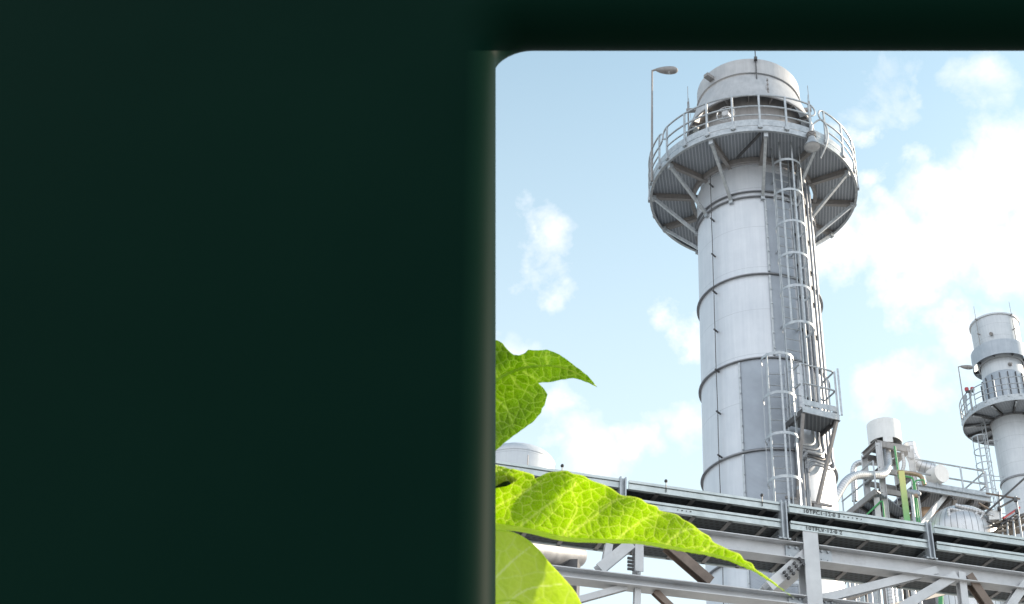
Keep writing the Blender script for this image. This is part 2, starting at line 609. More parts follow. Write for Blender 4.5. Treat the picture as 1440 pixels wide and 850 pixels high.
def smooth_path(pts, n=6):
    """Catmull-Rom through the points"""
    P = [Vector(p) for p in pts]
    P = [P[0] * 2 - P[1]] + P + [P[-1] * 2 - P[-2]]
    out = []
    for i in range(1, len(P) - 2):
        for k in range(n):
            t = k / n
            a, b, c, d = P[i - 1], P[i], P[i + 1], P[i + 2]
            out.append(.5 * ((2 * b) + (c - a) * t + (2 * a - 5 * b + 4 * c - d) * t * t + (3 * b - a - 3 * c + d) * t ** 3))
    out.append(P[-2])
    return out


def bend_path(pts, r, n=5):
    """polyline with rounded elbows of radius r"""
    P = [Vector(p) for p in pts]
    out = [P[0]]
    for i in range(1, len(P) - 1):
        a, b = (P[i - 1] - P[i]), (P[i + 1] - P[i])
        d = min(r, a.length * .48, b.length * .48)
        s0, s1 = P[i] + a.normalized() * d, P[i] + b.normalized() * d
        for k in range(n + 1):
            t = k / n
            out.append(s0 * (1 - t) ** 2 + P[i] * 2 * t * (1 - t) + s1 * t * t)
    out.append(P[-1])
    return out


# ------------------------------------------------------------------ setting: ground
g = MB()
g.v = [Vector(p) for p in ((-2500, -2500, 0), (2500, -2500, 0), (2500, 2500, 0), (-2500, 2500, 0))]
g.f = [[0, 1, 2, 3]]
tag(g.build('ground', 'ground'), 'grey gravel yard of the plant', None, None, 'structure')

# ------------------------------------------------------------------ added dark green slab in place of a flat border, inner edges rounded
YC, BR = 1.95, 0.085


def jamb_x(px, py):
    d = ray(px, py)
    L = math.hypot(d.x, d.y)
    dx, dy = d.x / L, d.y / L
    t = (YC + BR * abs(dx)) / dy            # tangent point of the round edge
    xc = t * dx - BR * dy
    return xc + BR, CAM.z + t * L * d.z / (L * L) if False else CAM.z + t * d.z / L


def lint_z(px, py):
    d = ray(px, py)
    L = math.hypot(d.y, d.z)
    dy, dz = d.y / L, d.z / L
    t = (YC + BR * dz) / dy
    return t * d.x / L, CAM.z + t * dz + BR * dy - BR


xa, za = jamb_x(697, 120)
xb, zb = jamb_x(697, 820)
kx = (xa - xb) / (za - zb)
lx0, lz0 = lint_z(840, 72)
lx1, lz1 = lint_z(1440, 72)
kl = (lz1 - lz0) / (lx1 - lx0)
jl = lambda z: xb + kx * (z - zb)
ll = lambda x: lz0 + kl * (x - lx0)
# corner where the two inner edges meet
cz = lz0
for _ in range(20): cz = ll(jl(cz))
XR = 3.6
inner = [Vector((jl(-.2), -.2)), Vector((jl(cz), cz)), Vector((XR, ll(XR))), Vector((XR + .15, -.2))]
FR = [0, .06, .16, 0]
path, nrm = [], []
for i in range(4):
    if i in (0, 3):
        d = (inner[1] - inner[0]) if i == 0 else (inner[3] - inner[2])
        path.append(inner[i]); nrm.append(Vector((-d.y, d.x)).normalized())
    else:
        d0, d1 = (inner[i] - inner[i - 1]).normalized(), (inner[i + 1] - inner[i]).normalized()
        n0, n1 = Vector((-d0.y, d0.x)), Vector((-d1.y, d1.x))
        ang = d0.angle(d1)
        cut = FR[i] * math.tan(ang / 2)
        ctr = inner[i] - d0 * cut - n0 * FR[i]
        for k in range(13):
            nn = n0.lerp(n1, k / 12).normalized()
            path.append(ctr + nn * FR[i]); nrm.append(nn)
prof = [(2.6, BR)] + [(BR - BR * cos(a), BR * sin(a)) for a in [pi / 2 - pi * k / 28 for k in range(29)]] + [(2.6, -BR)]
pm = MB()
for p, nn in zip(path, nrm):
    for d, yy in prof:
        q = p + nn * d
        pm.v.append(Vector((q.x, YC - yy, q.y)))
np_ = len(prof)
for i in range(len(path) - 1):
    for k in range(np_):
        l = (k + 1) % np_
        pm.f.append([i * np_ + k, (i + 1) * np_ + k, (i + 1) * np_ + l, i * np_ + l])
pm.f.append(list(range(np_)))
pm.f.append([(len(path) - 1) * np_ + k for k in range(np_)][::-1])
solo(pm, 'border_slab', 'green_border', 'plain dark green slab added in place of a border, with soft rounded edges, left of and above the grey chimney', 'wall')

# ------------------------------------------------------------------ main exhaust stack
TX, TY = .1465, 27.0
R = 1.533
axis_x = lambda y: 1063.7 + .055 * (y - 345)
zf = lambda y, r: atY(axis_x(y), y, TY - r).z            # height of a point on the near side of the stack
stack = thing('exhaust_stack', 'tall grey steel chimney with round railed platform, caged ladder and landing, nearest and largest', 'chimney', (TX, TY, 0))
RING = [zf(y, R * 1.03) for y in (268, 384, 502, 631, 778)]
RING.append(RING[-1] - (RING[-2] - RING[-1]))
RING.append(RING[-1] - (RING[-2] - RING[-3]) * -1 if False else RING[-1] - 3.1)
ZDECK = zf(184, 1.82 * R)
ZTOE = zf(171, 1.82 * R)
ZRAIL = zf(135, 1.82 * R)
zc0, zc1, zc2 = zf(134, 1.16 * R), zf(103, .95 * R), zf(83, .95 * R)
RO = 1.82 * R
mb = MB().lathe([(R, 0), (R, ZDECK - .05)], 96)
mb.build('shell', 'shell', stack)
mb = MB().lathe([(.93 * R, ZDECK - .1), (.93 * R, zc0 + .5)], 72)
mb.build('inner_shell', 'inner', stack)
mb = MB().lathe([(1.16 * R, zc0), (1.165 * R, zc0 + .02), (.935 * R, zc1 - .02), (.90 * R, zc1 - .02), (1.13 * R, zc0)], 96, close=True)
mb.build('wind_skirt', 'hood', stack)
mb = MB().lathe([(.955 * R, zc1), (.965 * R, zc1), (.965 * R, zc1 + .05), (.95 * R, zc1 + .07), (.95 * R, zc2), (.92 * R, zc2), (.92 * R, zc1)], 96, close=True)
mb.build('rim_ring', 'hood', stack)
for k in range(16): MB().bar(pol(.93 * R, k * 22.5, zc0 + .12), pol(1.12 * R, k * 22.5, zc0 + .12), .03, .12).build('skirt_strut', 'inner', stack)
for i, z in enumerate(RING):
    m = MB().lathe([(R - .01, z - .03), (1.045 * R, z - .03), (1.045 * R, z - .012), (1.012 * R, z - .01), (1.012 * R, z + .03), (R - .01, z + .03)], 96, close=True)
    m.build('stiffener_ring', 'ring', stack)
m = MB().lathe([(R - .01, RING[0] - .2), (1.045 * R, RING[0] - .2), (1.045 * R, RING[0] - .175), (R - .01, RING[0] - .175)], 96, close=True)
m.build('stiffener_ring', 'ring', stack)
# perforated cladding plates and their bolted edge strips
for (phi0, phi1, za_, zb_) in ((10, 62, RING[0] - .22, RING[1] + .04), (10, 62, RING[1] - .04, RING[2] + .04), (10, 62, ZDECK - .3, RING[0] + .04),
                               (-21, 30, RING[2] - .04, RING[3] + .04), (-21, 30, RING[3] - .04, RING[4] + .04), (-21, 30, RING[4] - .04, RING[5])):
    m = MB().lathe([(R + .006, zb_), (R + .016, zb_), (R + .016, za_), (R + .006, za_)], 24, rad(phi0), rad(phi1), close=True)
    pl = m.build('perforated_plate', 'perf', stack)
    e = MB()
    e.bar(pol(R + .03, phi0, zb_ + .02), pol(R + .03, phi0, za_ - .02), .05, .035, pol(1, phi0, 0))
    zz = zb_ + .2
    while zz < za_ - .1:
        e.tube([pol(R + .03, phi0 + .6, zz), pol(R + .075, phi0 + .6, zz)], .018, 6)
        zz += .42
    e.build('edge_strip', 'galv', pl)
# lightning conductor on stand-offs down the left of the stack
m = MB()
cp = []
zz = RING[0] + 1.0
while zz > 2:
    cp.append(pol(R + .09, -43 + rnd.uniform(-.25, .25), zz)); zz -= .55
m.tube(cp, .011, 6)
cond = m.build('lightning_conductor', 'dark', stack)
zz = RING[0] + .55
while zz > 3:
    MB().bar(pol(R, -43, zz), pol(R + .16, -42, zz + .01), .035, .03).build('stand_off', 'dark', cond)
    zz -= 1.12

# platform deck
m = MB().lathe([(1.05 * R, ZDECK + .1), (RO - .02, ZDECK + .1), (RO - .02, ZDECK + .13), (1.05 * R, ZDECK + .13)], 96, close=True)
deck = m.build('deck', 'grate', stack)
m = MB().lathe([(RO - .012, ZDECK), (RO, ZDECK), (RO, ZDECK + .16), (RO - .012, ZDECK + .16)], 96, close=True)
m.lathe([(RO - .07, ZDECK), (RO - .012, ZDECK), (RO - .012, ZDECK + .012), (RO - .07, ZDECK + .012)], 96, close=True)
m.build('edge_channel', 'galv', stack)
m = MB().lathe([(RO - .004, ZDECK + .17), (RO + .006, ZDECK + .17), (RO + .006, ZTOE + .06), (RO - .004, ZTOE + .06)], 96, close=True)
m.build('toe_plate', 'galv', stack)
m = MB().lathe([(1.04 * R, ZDECK - .06), (1.10 * R, ZDECK - .06), (1.10 * R, ZDECK + .08), (1.04 * R, ZDECK + .08)], 96, close=True)
m.build('inner_ring_beam', 'inner', stack)
br0 = bc0 = None
zbr = zf(279, R)
for k in range(12):
    a = rad(8 + 30 * k)
    if br0 is None:
        br0 = MB().ibeam(pol(R - .02, 0, ZDECK + .0), pol(RO - .075, 0, ZDECK + .0), .16, .10, .012).build('bracket', 'inner', stack)
        br0.rotation_euler.z = a
        m = MB().bar(pol(RO - .12, 0, ZDECK - .06), pol(R + .03, 0, zbr), .075, .075)
        m.box(pol(RO - .12, 0, ZDECK - .06), (.11, .11, .14))
        m.box(pol(R + .04, 0, zbr), (.10, .08, .16))
        bc0 = m.build('brace', 'galv', stack)
        bc0.rotation_euler.z = a
    else:
        turned(br0, a); turned(bc0, a)


def railing(owner, r, z0, ztop, a0, a1, mats, n_mid=2, pr=.024, step=15, rootname='railing'):
    """curved guard rail with looped ends; posts are its children"""
    m = MB()
    N = max(6, int((a1 - a0) / 3))
    zs = [ztop, ztop - (ztop - z0) * .38]
    top = [pol(r, a0 + (a1 - a0) * i / N, zs[0]) for i in range(N + 1)]
    mid = [pol(r, a0 + (a1 - a0) * i / N, zs[1]) for i in range(N + 1)]
    loop = mid[::-1]
    hd = (zs[0] - zs[1]) / 2
    dd = math.degrees(hd / r)
    e1 = [pol(r, a1 + dd * sin(t), (zs[0] + zs[1]) / 2 + hd * cos(t)) for t in [pi * k / 8 for k in range(1, 8)]]
    e0 = [pol(r, a0 - dd * sin(t), (zs[0] + zs[1]) / 2 - hd * cos(t)) for t in [pi * k / 8 for k in range(1, 8)]]
    m.tube(top + e1 + loop + e0, pr, 8, closed=True)
    m.tube([pol(r, a0 + (a1 - a0) * i / N, z0 + (ztop - z0) * .33) for i in range(N + 1)], pr * .85, 8)
    rl = m.build(rootname, mats, owner)
    n = max(1, round((a1 - a0) / step))
    p0 = None
    for k in range(n + 1):
        a = a0 + (a1 - a0) * (k + .0) / n
        if p0 is None:
            p0 = MB().bar(pol(r, 0, z0 - .12), pol(r, 0, ztop), .05, .04).box(pol(r - .0, 0, z0 - .05), (.12, .06, .10)).build('post', mats, rl)
            p0.rotation_euler.z = rad(a)
        else:
            turned(p0, rad(a))
    return rl


for (a0, a1) in ((-51, 33), (43, 146), (156, 218), (228, 301)):
    railing(stack, RO + .02, ZDECK + .18, ZRAIL, a0, a1, 'galv')


def caged_ladder(owner, phi, r, z0, z1, hoops, mat='galv', hr=.37, off=.30, w=.42, seg=16, rung=.3):
    m = MB()
    sd_ = Vector((cos(rad(phi)), sin(rad(phi)), 0))
    out = pol(1, phi, 0)
    b = pol(r, phi, 0)
    for s_ in (-1, 1):
        m.bar(b + sd_ * w / 2 * s_ + Vector((0, 0, z0)), b + sd_ * w / 2 * s_ + Vector((0, 0, z1)), .025, .06, out)
    zz = z0 + .1
    while zz < z1:
        m.tube([b - sd_ * w / 2 + Vector((0, 0, zz)), b + sd_ * w / 2 + Vector((0, 0, zz))], .012, 6)
        zz += rung
    zz = z0 + .4
    while zz < z1:
        for s_ in (-1, 1):
            m.bar(b + sd_ * w / 2 * s_ + Vector((0, 0, zz)), b + sd_ * w / 2 * s_ - out * (r - owner.get('_r', R)) + Vector((0, 0, zz)), .02, .05)
        zz += 2.2
    lad = m.build('ladder', mat, owner)
    for z in hoops:
        m = MB()
        pts = []
        for k in range(seg + 1):
            t = rad(-128 + 256 * k / seg)
            pts.append(b + out * (off + hr * cos(t)) + sd_ * hr * sin(t) + Vector((0, 0, z)))
        bb = len(m.v)
        c_ = b + out * off + Vector((0, 0, z))
        for p in pts:
            n_ = (p - c_).normalized()
            for q in ((0, -.035), (.008, -.035), (.008, .035), (0, .035)): m.v.append(p + n_ * q[0] + Vector((0, 0, q[1])))
        for i in range(seg):
            for k in range(4):
                l = (k + 1) % 4
                m.f.append([bb + i * 4 + k, bb + i * 4 + l, bb + i * 4 + 4 + l, bb + i * 4 + 4 + k])
        m.build('cage_hoop', mat, lad)
    for t in (-100, -50, 0, 50, 100):
        p = b + out * (off + (hr - .006) * cos(rad(t))) + sd_ * (hr - .006) * sin(rad(t))
        MB().bar(p + Vector((0, 0, min(hoops) - .05)), p + Vector((0, 0, max(hoops) + .05)), .045, .012, Vector((p.x - (b + out * off).x, p.y - (b + out * off).y, 0))).build('cage_bar', mat, lad)
    return lad


zfl = lambda y: atY(1109, y, TY - 1.9).z
caged_ladder(stack, 25, R + .2, zfl(585), ZDECK + .1, [zfl(y) for y in (193, 235, 277, 321, 366, 412, 463)])
zfl2 = lambda y: atY(1094, y, TY - 2.0).z
caged_ladder(stack, 9, R + .2, zfl2(905), zfl2(505), [zfl2(y) for y in (508, 563, 620, 681, 752, 830)])

# landing between the ladders
PH = 30
out = pol(1, PH, 0); sdv = Vector((cos(rad(PH)), sin(rad(PH)), 0))
zl = atY(1128, 577, TY - 2.41).z
lc = lambda o_, s_, z_: out * o_ + sdv * s_ + Vector((0, 0, z_))
Rl = Matrix.Rotation(rad(PH), 3, 'Z')
rl0, rl1, hw = R + .08, 2.42, .45
m = MB().box(lc((rl0 + rl1) / 2, 0, zl + .09), (2 * hw - .04, rl1 - rl0 - .04, .03), Rl)
land = m.build('landing', 'grate_dark', stack)
m = MB()
for s_ in (-1, 1): m.channel(lc(rl0, hw * s_, zl + .06), lc(rl1, hw * s_, zl + .06), .14, .05, .01, flip=1)
m.build('side_beam', 'dark', land)
m = MB().bar(lc(rl1, -hw - .02, zl + .07), lc(rl1, hw + .02, zl + .07), .03, .15)
m.bar(lc(rl1 + .005, -hw - .02, zl + .26), lc(rl1 + .005, hw + .02, zl + .26), .012, .14)
m.bar(lc(rl0 + .5, hw + .015, zl + .26), lc(rl1, hw + .015, zl + .26), .012, .14)
m.build('toe_plate', 'galv', land)
for s_ in (-1, 1):
    m = MB().bar(lc(rl1 - .06, hw * s_ * .96, zl), lc(R + .04, hw * s_ * .55, zl - 1.75), .07, .07)
    m.box(lc(R + .03, hw * s_ * .55, zl - 1.78), (.2, .1, .12), Rl)
    m.build('knee_brace', 'inner', land)
m = MB()
for dz in (-1.7, -1.92): m.bar(lc(R + .06, -.55, zl + dz), lc(R + .06, .62, zl + dz), .06, .05)
m.build('bracket_rail', 'inner', land)
zr0, zr1 = zl + .15, zl + 1.25
rail_o = bend_path([lc(rl0 + .55, -hw, zr1), lc(rl1, -hw, zr1), lc(rl1, hw, zr1), lc(rl0 + .35, hw, zr1)], .12)
m = MB()
for dz in (0, -.5):
    m.tube([p + Vector((0, 0, dz)) for p in rail_o], .022, 8)
for s_, o_ in ((-1, rl0 + .55), (1, rl0 + .35)):
    a, b = lc(o_, hw * s_, zr1), lc(o_, hw * s_, zr1 - .5)
    m.tube([a] + [lc(o_ - .22 * sin(t), hw * s_, zr1 - .25 + .25 * cos(t)) for t in [pi * k / 6 for k in range(1, 6)]] + [b], .022, 8)
lr = m.build('guard_rail', 'galv', stack)
for (o_, s_) in ((rl1, -hw), (rl1, 0), (rl1, hw), (rl0 + .5, -hw), (rl0 + .5, hw), (rl0 + .95, hw)):
    MB().bar(lc(o_, s_, zr0 - .1), lc(o_, s_, zr1), .045, .04).build('post', 'galv', lr)

# bundle of conduits beside the ladder, turning in below the landing
for i, ph in enumerate((39, 43.5, 47.5, 51, 55, 59)):
    r_ = R + .10 + .02 * (i % 3)
    zb_ = zl - .35 - .09 * i
    z_top = ZDECK + .1 if i < 4 else ZDECK - .3
    pts = [pol(r_, ph, z_top), pol(r_, ph, zb_ + .35)]
    pts += [pol(r_ + .05, ph - 1, zb_ + .12), pol(r_ + .07, ph - 6, zb_)]
    pts += [pol(r_ + .08, a, zb_ - .03) for a in (ph - 12, ph - 18)]
    pe = 23 + i * 1.5
    pts += [pol(r_ + .06, pe + 3, zb_ - .06), pol(r_ + .03, pe, zb_ - .25), pol(r_, pe, zb_ - .8), pol(r_, pe, 3)]
    m = MB().tube([pts[0]] + smooth_path(pts[1:], 4), (.036, .028, .04, .026, .03, .03)[i], 8)
    m.build('conduit', 'conduit' if i % 3 else 'dark' if i else 'galv', stack)
zz = ZDECK - 1.2
while zz > zl + .4:
    m = MB()
    ks = [37 + 2 * k for k in range(13)]
    for a, b in zip(ks[:-1], ks[1:]): m.bar(pol(R + .055, a, zz), pol(R + .055, b, zz), .035, .045)
    m.build('conduit_clamp', 'dark', stack)
    zz -= .95
# fittings on the rim and behind the railing
for (px, y0, y1, s_) in ((1075, 68, 113, .02), (972, 102, 150, .018)):
    pass
m = MB().bar(pol(.985 * R, 9.5, zf(114, R)), pol(.985 * R, 9.5, zf(66, R)), .03, .03).box(pol(1.0 * R, 9.5, zf(83, R)), (.09, .09, .10))
m.build('mast', 'dark', stack)
m = MB().box(pol(1.03 * R, -42, zf(93, R)), (.16, .26, .10), Matrix.Rotation(rad(-42), 3, 'Z')).bar(pol(.95 * R, -42, zf(93, R)), pol(1.1 * R, -42, zf(93, R)), .05, .05)
m.build('sensor_box', 'inner', stack)
for ph, dz in ((-88, 0), (92, -.1)):
    m = MB().bar(pol(1.03 * R, ph, zc0 - .1), pol(1.03 * R + .12, ph, zc1 + .5), .012, .012)
    m.tube([pol(1.12 * R, ph, zc0 - .2 + dz), pol(1.12 * R, ph, zc1 + .35 + dz), ], .025, 6)
    m.tube([pol(1.12 * R, ph, zc1 + .35 + dz), pol(1.12 * R, ph, zc1 + .95 + dz)], .009, 6)
    m.box(pol(1.06 * R, ph, zc1 + .02 + dz), (.28, .10, .09))
    m.build('aerial', 'inner', stack)
m = MB()
for k, zq in enumerate((118, 124, 130, 136)): m.box(pol(1.12 * R, 18, zf(zq, R)), (.05, .05, .05))
m.bar(pol(1.12 * R, 18, zf(138, R)), pol(1.12 * R, 18, zf(116, R)), .03, .02)
m.build('cable_clip', 'inner', stack)
for ph, zq, sz in ((-27, .55, (.10, .1, .5)), (5, .55, (.06, .06, .7)), (35, .75, (.4, .25, .7)), (47, .6, (.3, .3, .9)), (62, .7, (.24, .2, .5)), (-62, .5, (.16, .2, .6)), (-72, .7, (.2, .2, .9)), (22, .45, (.3, .2, .6)), (28, 1.0, (.18, .2, .3))):
    MB().box(pol(.93 * R + .2, ph, ZDECK + .2 + zq), sz, Matrix.Rotation(rad(ph), 3, 'Z')).build('junction_box', 'inner' if ph in (5, -27, 35) else 'dark' if ph in (62, -72, 28) else 'galv', stack)
ph = -14
c_ = pol(RO - .25, ph, zf(156, RO - .25))
o_ = pol(1, ph, 0)
s_ = Vector((cos(rad(ph)), sin(rad(ph)), 0))
m = MB().tube([c_ + s_ * .24 * cos(2 * pi * k / 28) + Vector((0, 0, .24 * sin(2 * pi * k / 28))) for k in range(28)], .014, 6, closed=True)
m.tube([c_ - o_ * .15, c_ + o_ * .05], [.12, .09], 16)
for k in range(8):
    a = 2 * pi * k / 8
    m.tube([c_, c_ + s_ * .24 * cos(a) + Vector((0, 0, .24 * sin(a)))], .007, 5)
m.build('bulkhead_lamp', 'glass', stack)
m = MB().bar(pol(RO - .1, 5, ZDECK - .02), pol(1.2 * R, -12, ZDECK - .03), .05, .06)
m.build('deck_conduit', 'dark', stack)

# flood lamp under the platform edge
base = Vector((TX, TY, 0))
fl = base + pol(RO + .06, 32.5, ZDECK - .05)
lt = thing('flood_lamp', 'bell shaped grey flood lamp hanging under the platform edge of the near chimney', 'lamp', fl)
MB().lathe([(.05, .14), (.09, .10), (.10, .02), (.12, -.06), (.21, -.23), (.22, -.26), (.20, -.26), (.18, -.2), (.05, -.05)], 28, c=fl).build('shade', 'galv', lt, True)
MB().lathe([(0, -.31), (.10, -.30), (.16, -.28), (.198, -.25)], 28, c=fl).build('lens', 'glass', lt, True)
m = MB()
for z in (.06, 0.11, .16): m.lathe([(.06, z), (.12, z), (.12, z + .025), (.06, z + .025)], 20, c=fl, close=True)
m.build('cooling_fins', 'inner', lt, True)
MB().tube(smooth_path([fl + Vector((0, 0, .15)), fl + Vector((.05, -.02, .45)), fl + Vector((.28, -.02, .62)), fl + Vector((.42, .1, .40)), fl + Vector((.38, .2, .0)), fl + Vector((.2, .35, -.35))]), .025, 8).build('swan_neck', 'galv', lt, True)


def lamp_post(base, h, size, lean, label, group=None, head_dir=Vector((1, -.2, 0))):
    t = thing('platform_lamp', label, 'lamp', base, 0, group)
    MB().tube([base, base + Vector((0, 0, h))], [.035 * size, .026 * size], 8).build('pole', 'inner', t, True)
    a = base + Vector((0, 0, h))
    hd = head_dir.normalized()
    m = MB()
    pts = [a + Vector((0, 0, -.02)), a + hd * .10 * size, a + hd * .28 * size + Vector((0, 0, -.06)) * size, a + hd * .52 * size + Vector((0, 0, -.13)) * size, a + hd * .70 * size + Vector((0, 0, -.17)) * size, a + hd * .78 * size + Vector((0, 0, -.17)) * size]
    m.tube(smooth_path(pts, 3), [(.03 + .095 * max(0, sin(pi * min(1, max(0, (k - 3) / 12.5))))) * size for k in range(16)], 12)
    m.build('lamp_head', 'inner', t, True)
    c = a + hd * .55 * size + Vector((0, 0, -.19)) * size
    m = MB().lathe([(0, -.075 * size), (.07 * size, -.055 * size), (.10 * size, .0)], 16, c=c)
    m.build('lens', 'glass', t, True)
    return t


pb = base + pol(RO + .03, -70, ZDECK + .05)
top_y = 99
# the pole's top is 99 px down in the photo: solve its height
ptop = atY(925, 99, pb.y)
lamp_post(pb, ptop.z - pb.z, .95, 0, 'tall lamp on thin pole at left edge of the near chimney platform')

# ------------------------------------------------------------------ second stack, far right
T2Y = 64.0
ax2 = lambda y: 1400 + .177 * (y - 470)
p0 = atY(ax2(470), 470, T2Y)
p1 = atY(ax2(600), 600, T2Y)
T2X = (p0.x + p1.x) / 2
z2 = lambda y, r: atY(ax2(y), y, T2Y - r).z
st2 = thing('exhaust_stack', 'smaller grey chimney with open top rim and round platform at the far right', 'chimney', (T2X, T2Y, 0))
st2['_r'] = 1.12
R2 = 1.14
D2 = z2(561, 2.7)
ztop2, zs1, zs0 = z2(440, 1.42), z2(477, 1.62), z2(497, 1.62)
MB().lathe([(R2, 0), (R2, D2)], 72).build('shell', 'shell_far', st2)
MB().lathe([(1.2, D2), (1.2, zs1)], 72).build('inner_shell', 'shell_far', st2)
MB().lathe([(1.30, zs0), (1.38, zs1), (1.40, ztop2 - .12), (1.47, ztop2 - .1), (1.47, ztop2), (1.36, ztop2), (1.25, zs0)], 72, close=True).build('rim_ring', 'shell_far', st2)
MB().lathe([(1.62, zs0), (1.64, zs0), (1.64, zs1), (1.62, zs1)], 72, close=True).build('wind_skirt', 'perf_far', st2)
for k in range(8): MB().bar(pol(1.2, k * 45 - 70, zs0 + .1), pol(1.62, k * 45 - 70, zs0 + .1), .05, .15).build('skirt_strut', 'dark', st2)
m = MB().lathe([(1.27, D2), (1.30, D2), (1.30, z2(522, 1.3)), (1.22, z2(519, 1.3))], 48)
cl = m.build('ribbed_cladding', 'perf_far', st2)
for k in range(-5, 6): MB().bar(pol(1.33, k * 20, D2 + .1), pol(1.33, k * 20, z2(523, 1.3)), .05, .07, pol(1, k * 20, 0)).build('rib', 'dark', cl)
for ph in (-52, 33):
    m = MB().tube([pol(1.52, ph, zs1 - .3), pol(1.52, ph, ztop2 + .8)], [.03, .012], 6)
    for z in (ztop2 - .1, ztop2 - 1.1): m.bar(pol(1.36, ph, z), pol(1.60, ph, z), .05, .06)
    m.build('aerial', 'inner', st2)
MB().tube([pol(1.38, -22, z2(468, 1.4)), pol(1.58, -22, z2(470, 1.4))], .10, 12).build('nozzle', 'inner', st2)
MB().tube([pol(1.18, 12, z2(513, 1.2)), pol(1.42, 12, z2(514, 1.2))], [.14, .06], 12).build('nozzle', 'inner', st2)
MB().lathe([(1.17, D2 + .05), (2.70, D2 + .05), (2.70, D2 + .09), (1.17, D2 + .09)], 72, close=True).build('deck', 'grate', st2)
MB().lathe([(2.68, D2 - .1), (2.72, D2 - .1), (2.72, D2 + .28), (2.68, D2 + .28)], 72, close=True).build('toe_plate', 'galv', st2)
for z in (z2(577, R2), z2(582, R2), z2(668, R2), z2(760, R2)):
    MB().lathe([(R2 - .01, z - .05), (R2 + .06, z - .05), (R2 + .06, z + .05), (R2 - .01, z + .05)], 72, close=True).build('stiffener_ring', 'ring', st2)
b0 = None
for k in range(12):
    a = rad(-2 + 30 * k)
    if b0 is None:
        b0 = MB().bar(pol(R2 - .02, 0, D2 - .05), pol(2.66, 0, D2 - .05), .09, .16).build('bracket', 'dark', st2)
        c0 = MB().bar(pol(2.6, 0, D2 - .15), pol(R2 + .03, 0, z2(580, R2)), .09, .09).build('brace', 'galv', st2)
        b0.rotation_euler.z = a; c0.rotation_euler.z = a
    else:
        turned(b0, a); turned(c0, a)
for (a0, a1) in ((-52, 60), (70, 170), (180, 290), (-68, -60)):
    railing(st2, 2.72, D2 + .25, z2(531, 2.7), a0, a1, 'galv', pr=.03, step=14)
zq = lambda y: atY(1380 + (y - 620) * .19, y, T2Y - .3).z
caged_ladder(st2, -78, R2 + .55, zq(790), D2 + .1, [zq(y) for y in (618, 637, 656, 675, 694, 713, 732, 752)], hr=.48, w=.5)
pb = Vector((T2X, T2Y, 0)) + pol(2.72, -74, D2 + .1)
lamp_post(pb, atY(1347, 516, pb.y).z - pb.z, 1.05, 0, 'small lamp on thin pole at left edge of the far chimney platform')
pb = Vector((T2X, T2Y, 0)) + pol(2.72, -58, D2 + .1)
wl = thing('warning_light', 'twin red warning light on a short mast at the far chimney platform', 'light', pb)
hh = atY(1363, 549, pb.y).z - pb.z
MB().tube([pb, pb + Vector((0, 0, hh))], .03, 6).build('mast', 'inner', wl, True)
for s_ in (-1, 1):
    c = pb + Vector((.16 * s_, 0, hh + .05))
    MB().lathe([(.0, -.12), (.10, -.1), (.12, .0), (.11, .1), (0, .16)], 14, c=c).build('red_lens', 'red', wl, True)
MB().box(pb + Vector((0, 0, hh - .08)), (.45, .15, .10)).build('mount', 'dark', wl, True)

# ------------------------------------------------------------------ pipe rack in front of the stacks
AZ = rad(65.2)
RA = Vector((sin(AZ), cos(AZ), 0)); RN = Vector((-cos(AZ), sin(AZ), 0))
RO_ = atY(1105, 730, 10.0); RO_.z = 0
RROT = math.atan2(RA.y, RA.x)


def RK(px, py, n=0.0):
    """where the sight line through a pixel meets the upright plane n metres behind the rack's face -> local (s, n, z)"""
    d = ray(px, py)
    t = (n - RN.dot(CAM - RO_)) / RN.dot(d)
    p = CAM + d * t
    return Vector(((p - RO_).dot(RA), n, p.z))


rack = thing('pipe_rack', 'grey steel truss bridge of bolted beams carrying the cable trays', 'steel truss', RO_, RROT)
S0, S1 = -7.0, 9.0
zu1, zu0 = RK(1160, 767).z, RK(1160, 790).z
zlo1, zlo0 = RK(1050, 827).z, RK(1050, 841).z
colS = RK(1142.5, 790).x
cw = RK(1153, 790).x - RK(1132, 790).x
CS = [colS - 2 * 3.3, colS - 3.3, colS, colS + 3.3, colS + 6.6]
ztop = RK(1142, 748).z
NB = 2.2
for n0 in (.0, NB):
    for i, c in enumerate(CS):
        m = MB().ibeam((c, n0 + .07, 0), (c, n0 + .07, ztop), .14, cw, .014, (0, 1, 0))
        m.box((c, n0 + .07, .01), (.3, .3, .02))
        m.build('column', 'beam', rack)
    for z1, z0, nm in ((zu1, zu0, 'upper_chord'), (zlo1, zlo0, 'lower_chord')):
        ss = [S0] + CS + [S1]
        for i in range(len(ss) - 1):
            a = ss[i] + (cw / 2 + .004 if i else 0); b = ss[i + 1] - (cw / 2 + .004 if i < len(ss) - 2 else 0)
            ch = MB().ibeam((a, n0 + .075, (z0 + z1) / 2), (b, n0 + .075, (z0 + z1) / 2), z1 - z0, .15, .008).build(nm, 'beam', rack)
            for e_, sg in ((a, 1), (b, -1)):
                if abs(e_ - S0) < .01 or abs(e_ - S1) < .01: continue
                g_ = MB().box((e_ + sg * .075, n0 + .062, (z0 + z1) / 2), (.13, .014, (z1 - z0) * .72))
                for dx in (-.03, .03):
                    for dz in (-.26, .26): g_.tube([(e_ + sg * .075 + dx, n0 + .055, (z0 + z1) / 2 + dz * (z1 - z0)), (e_ + sg * .075 + dx, n0 + .040, (z0 + z1) / 2 + dz * (z1 - z0))], .011, 6)
                g_.build('splice_plate', 'galv', ch)
for c in CS:
    for z in ((zu0 + zu1) / 2 - .02, (zlo0 + zlo1) / 2 - .02):
        MB().ibeam((c, .15, z), (c, NB, z), .13, .10, .012).build('cross_beam', 'beam', rack)


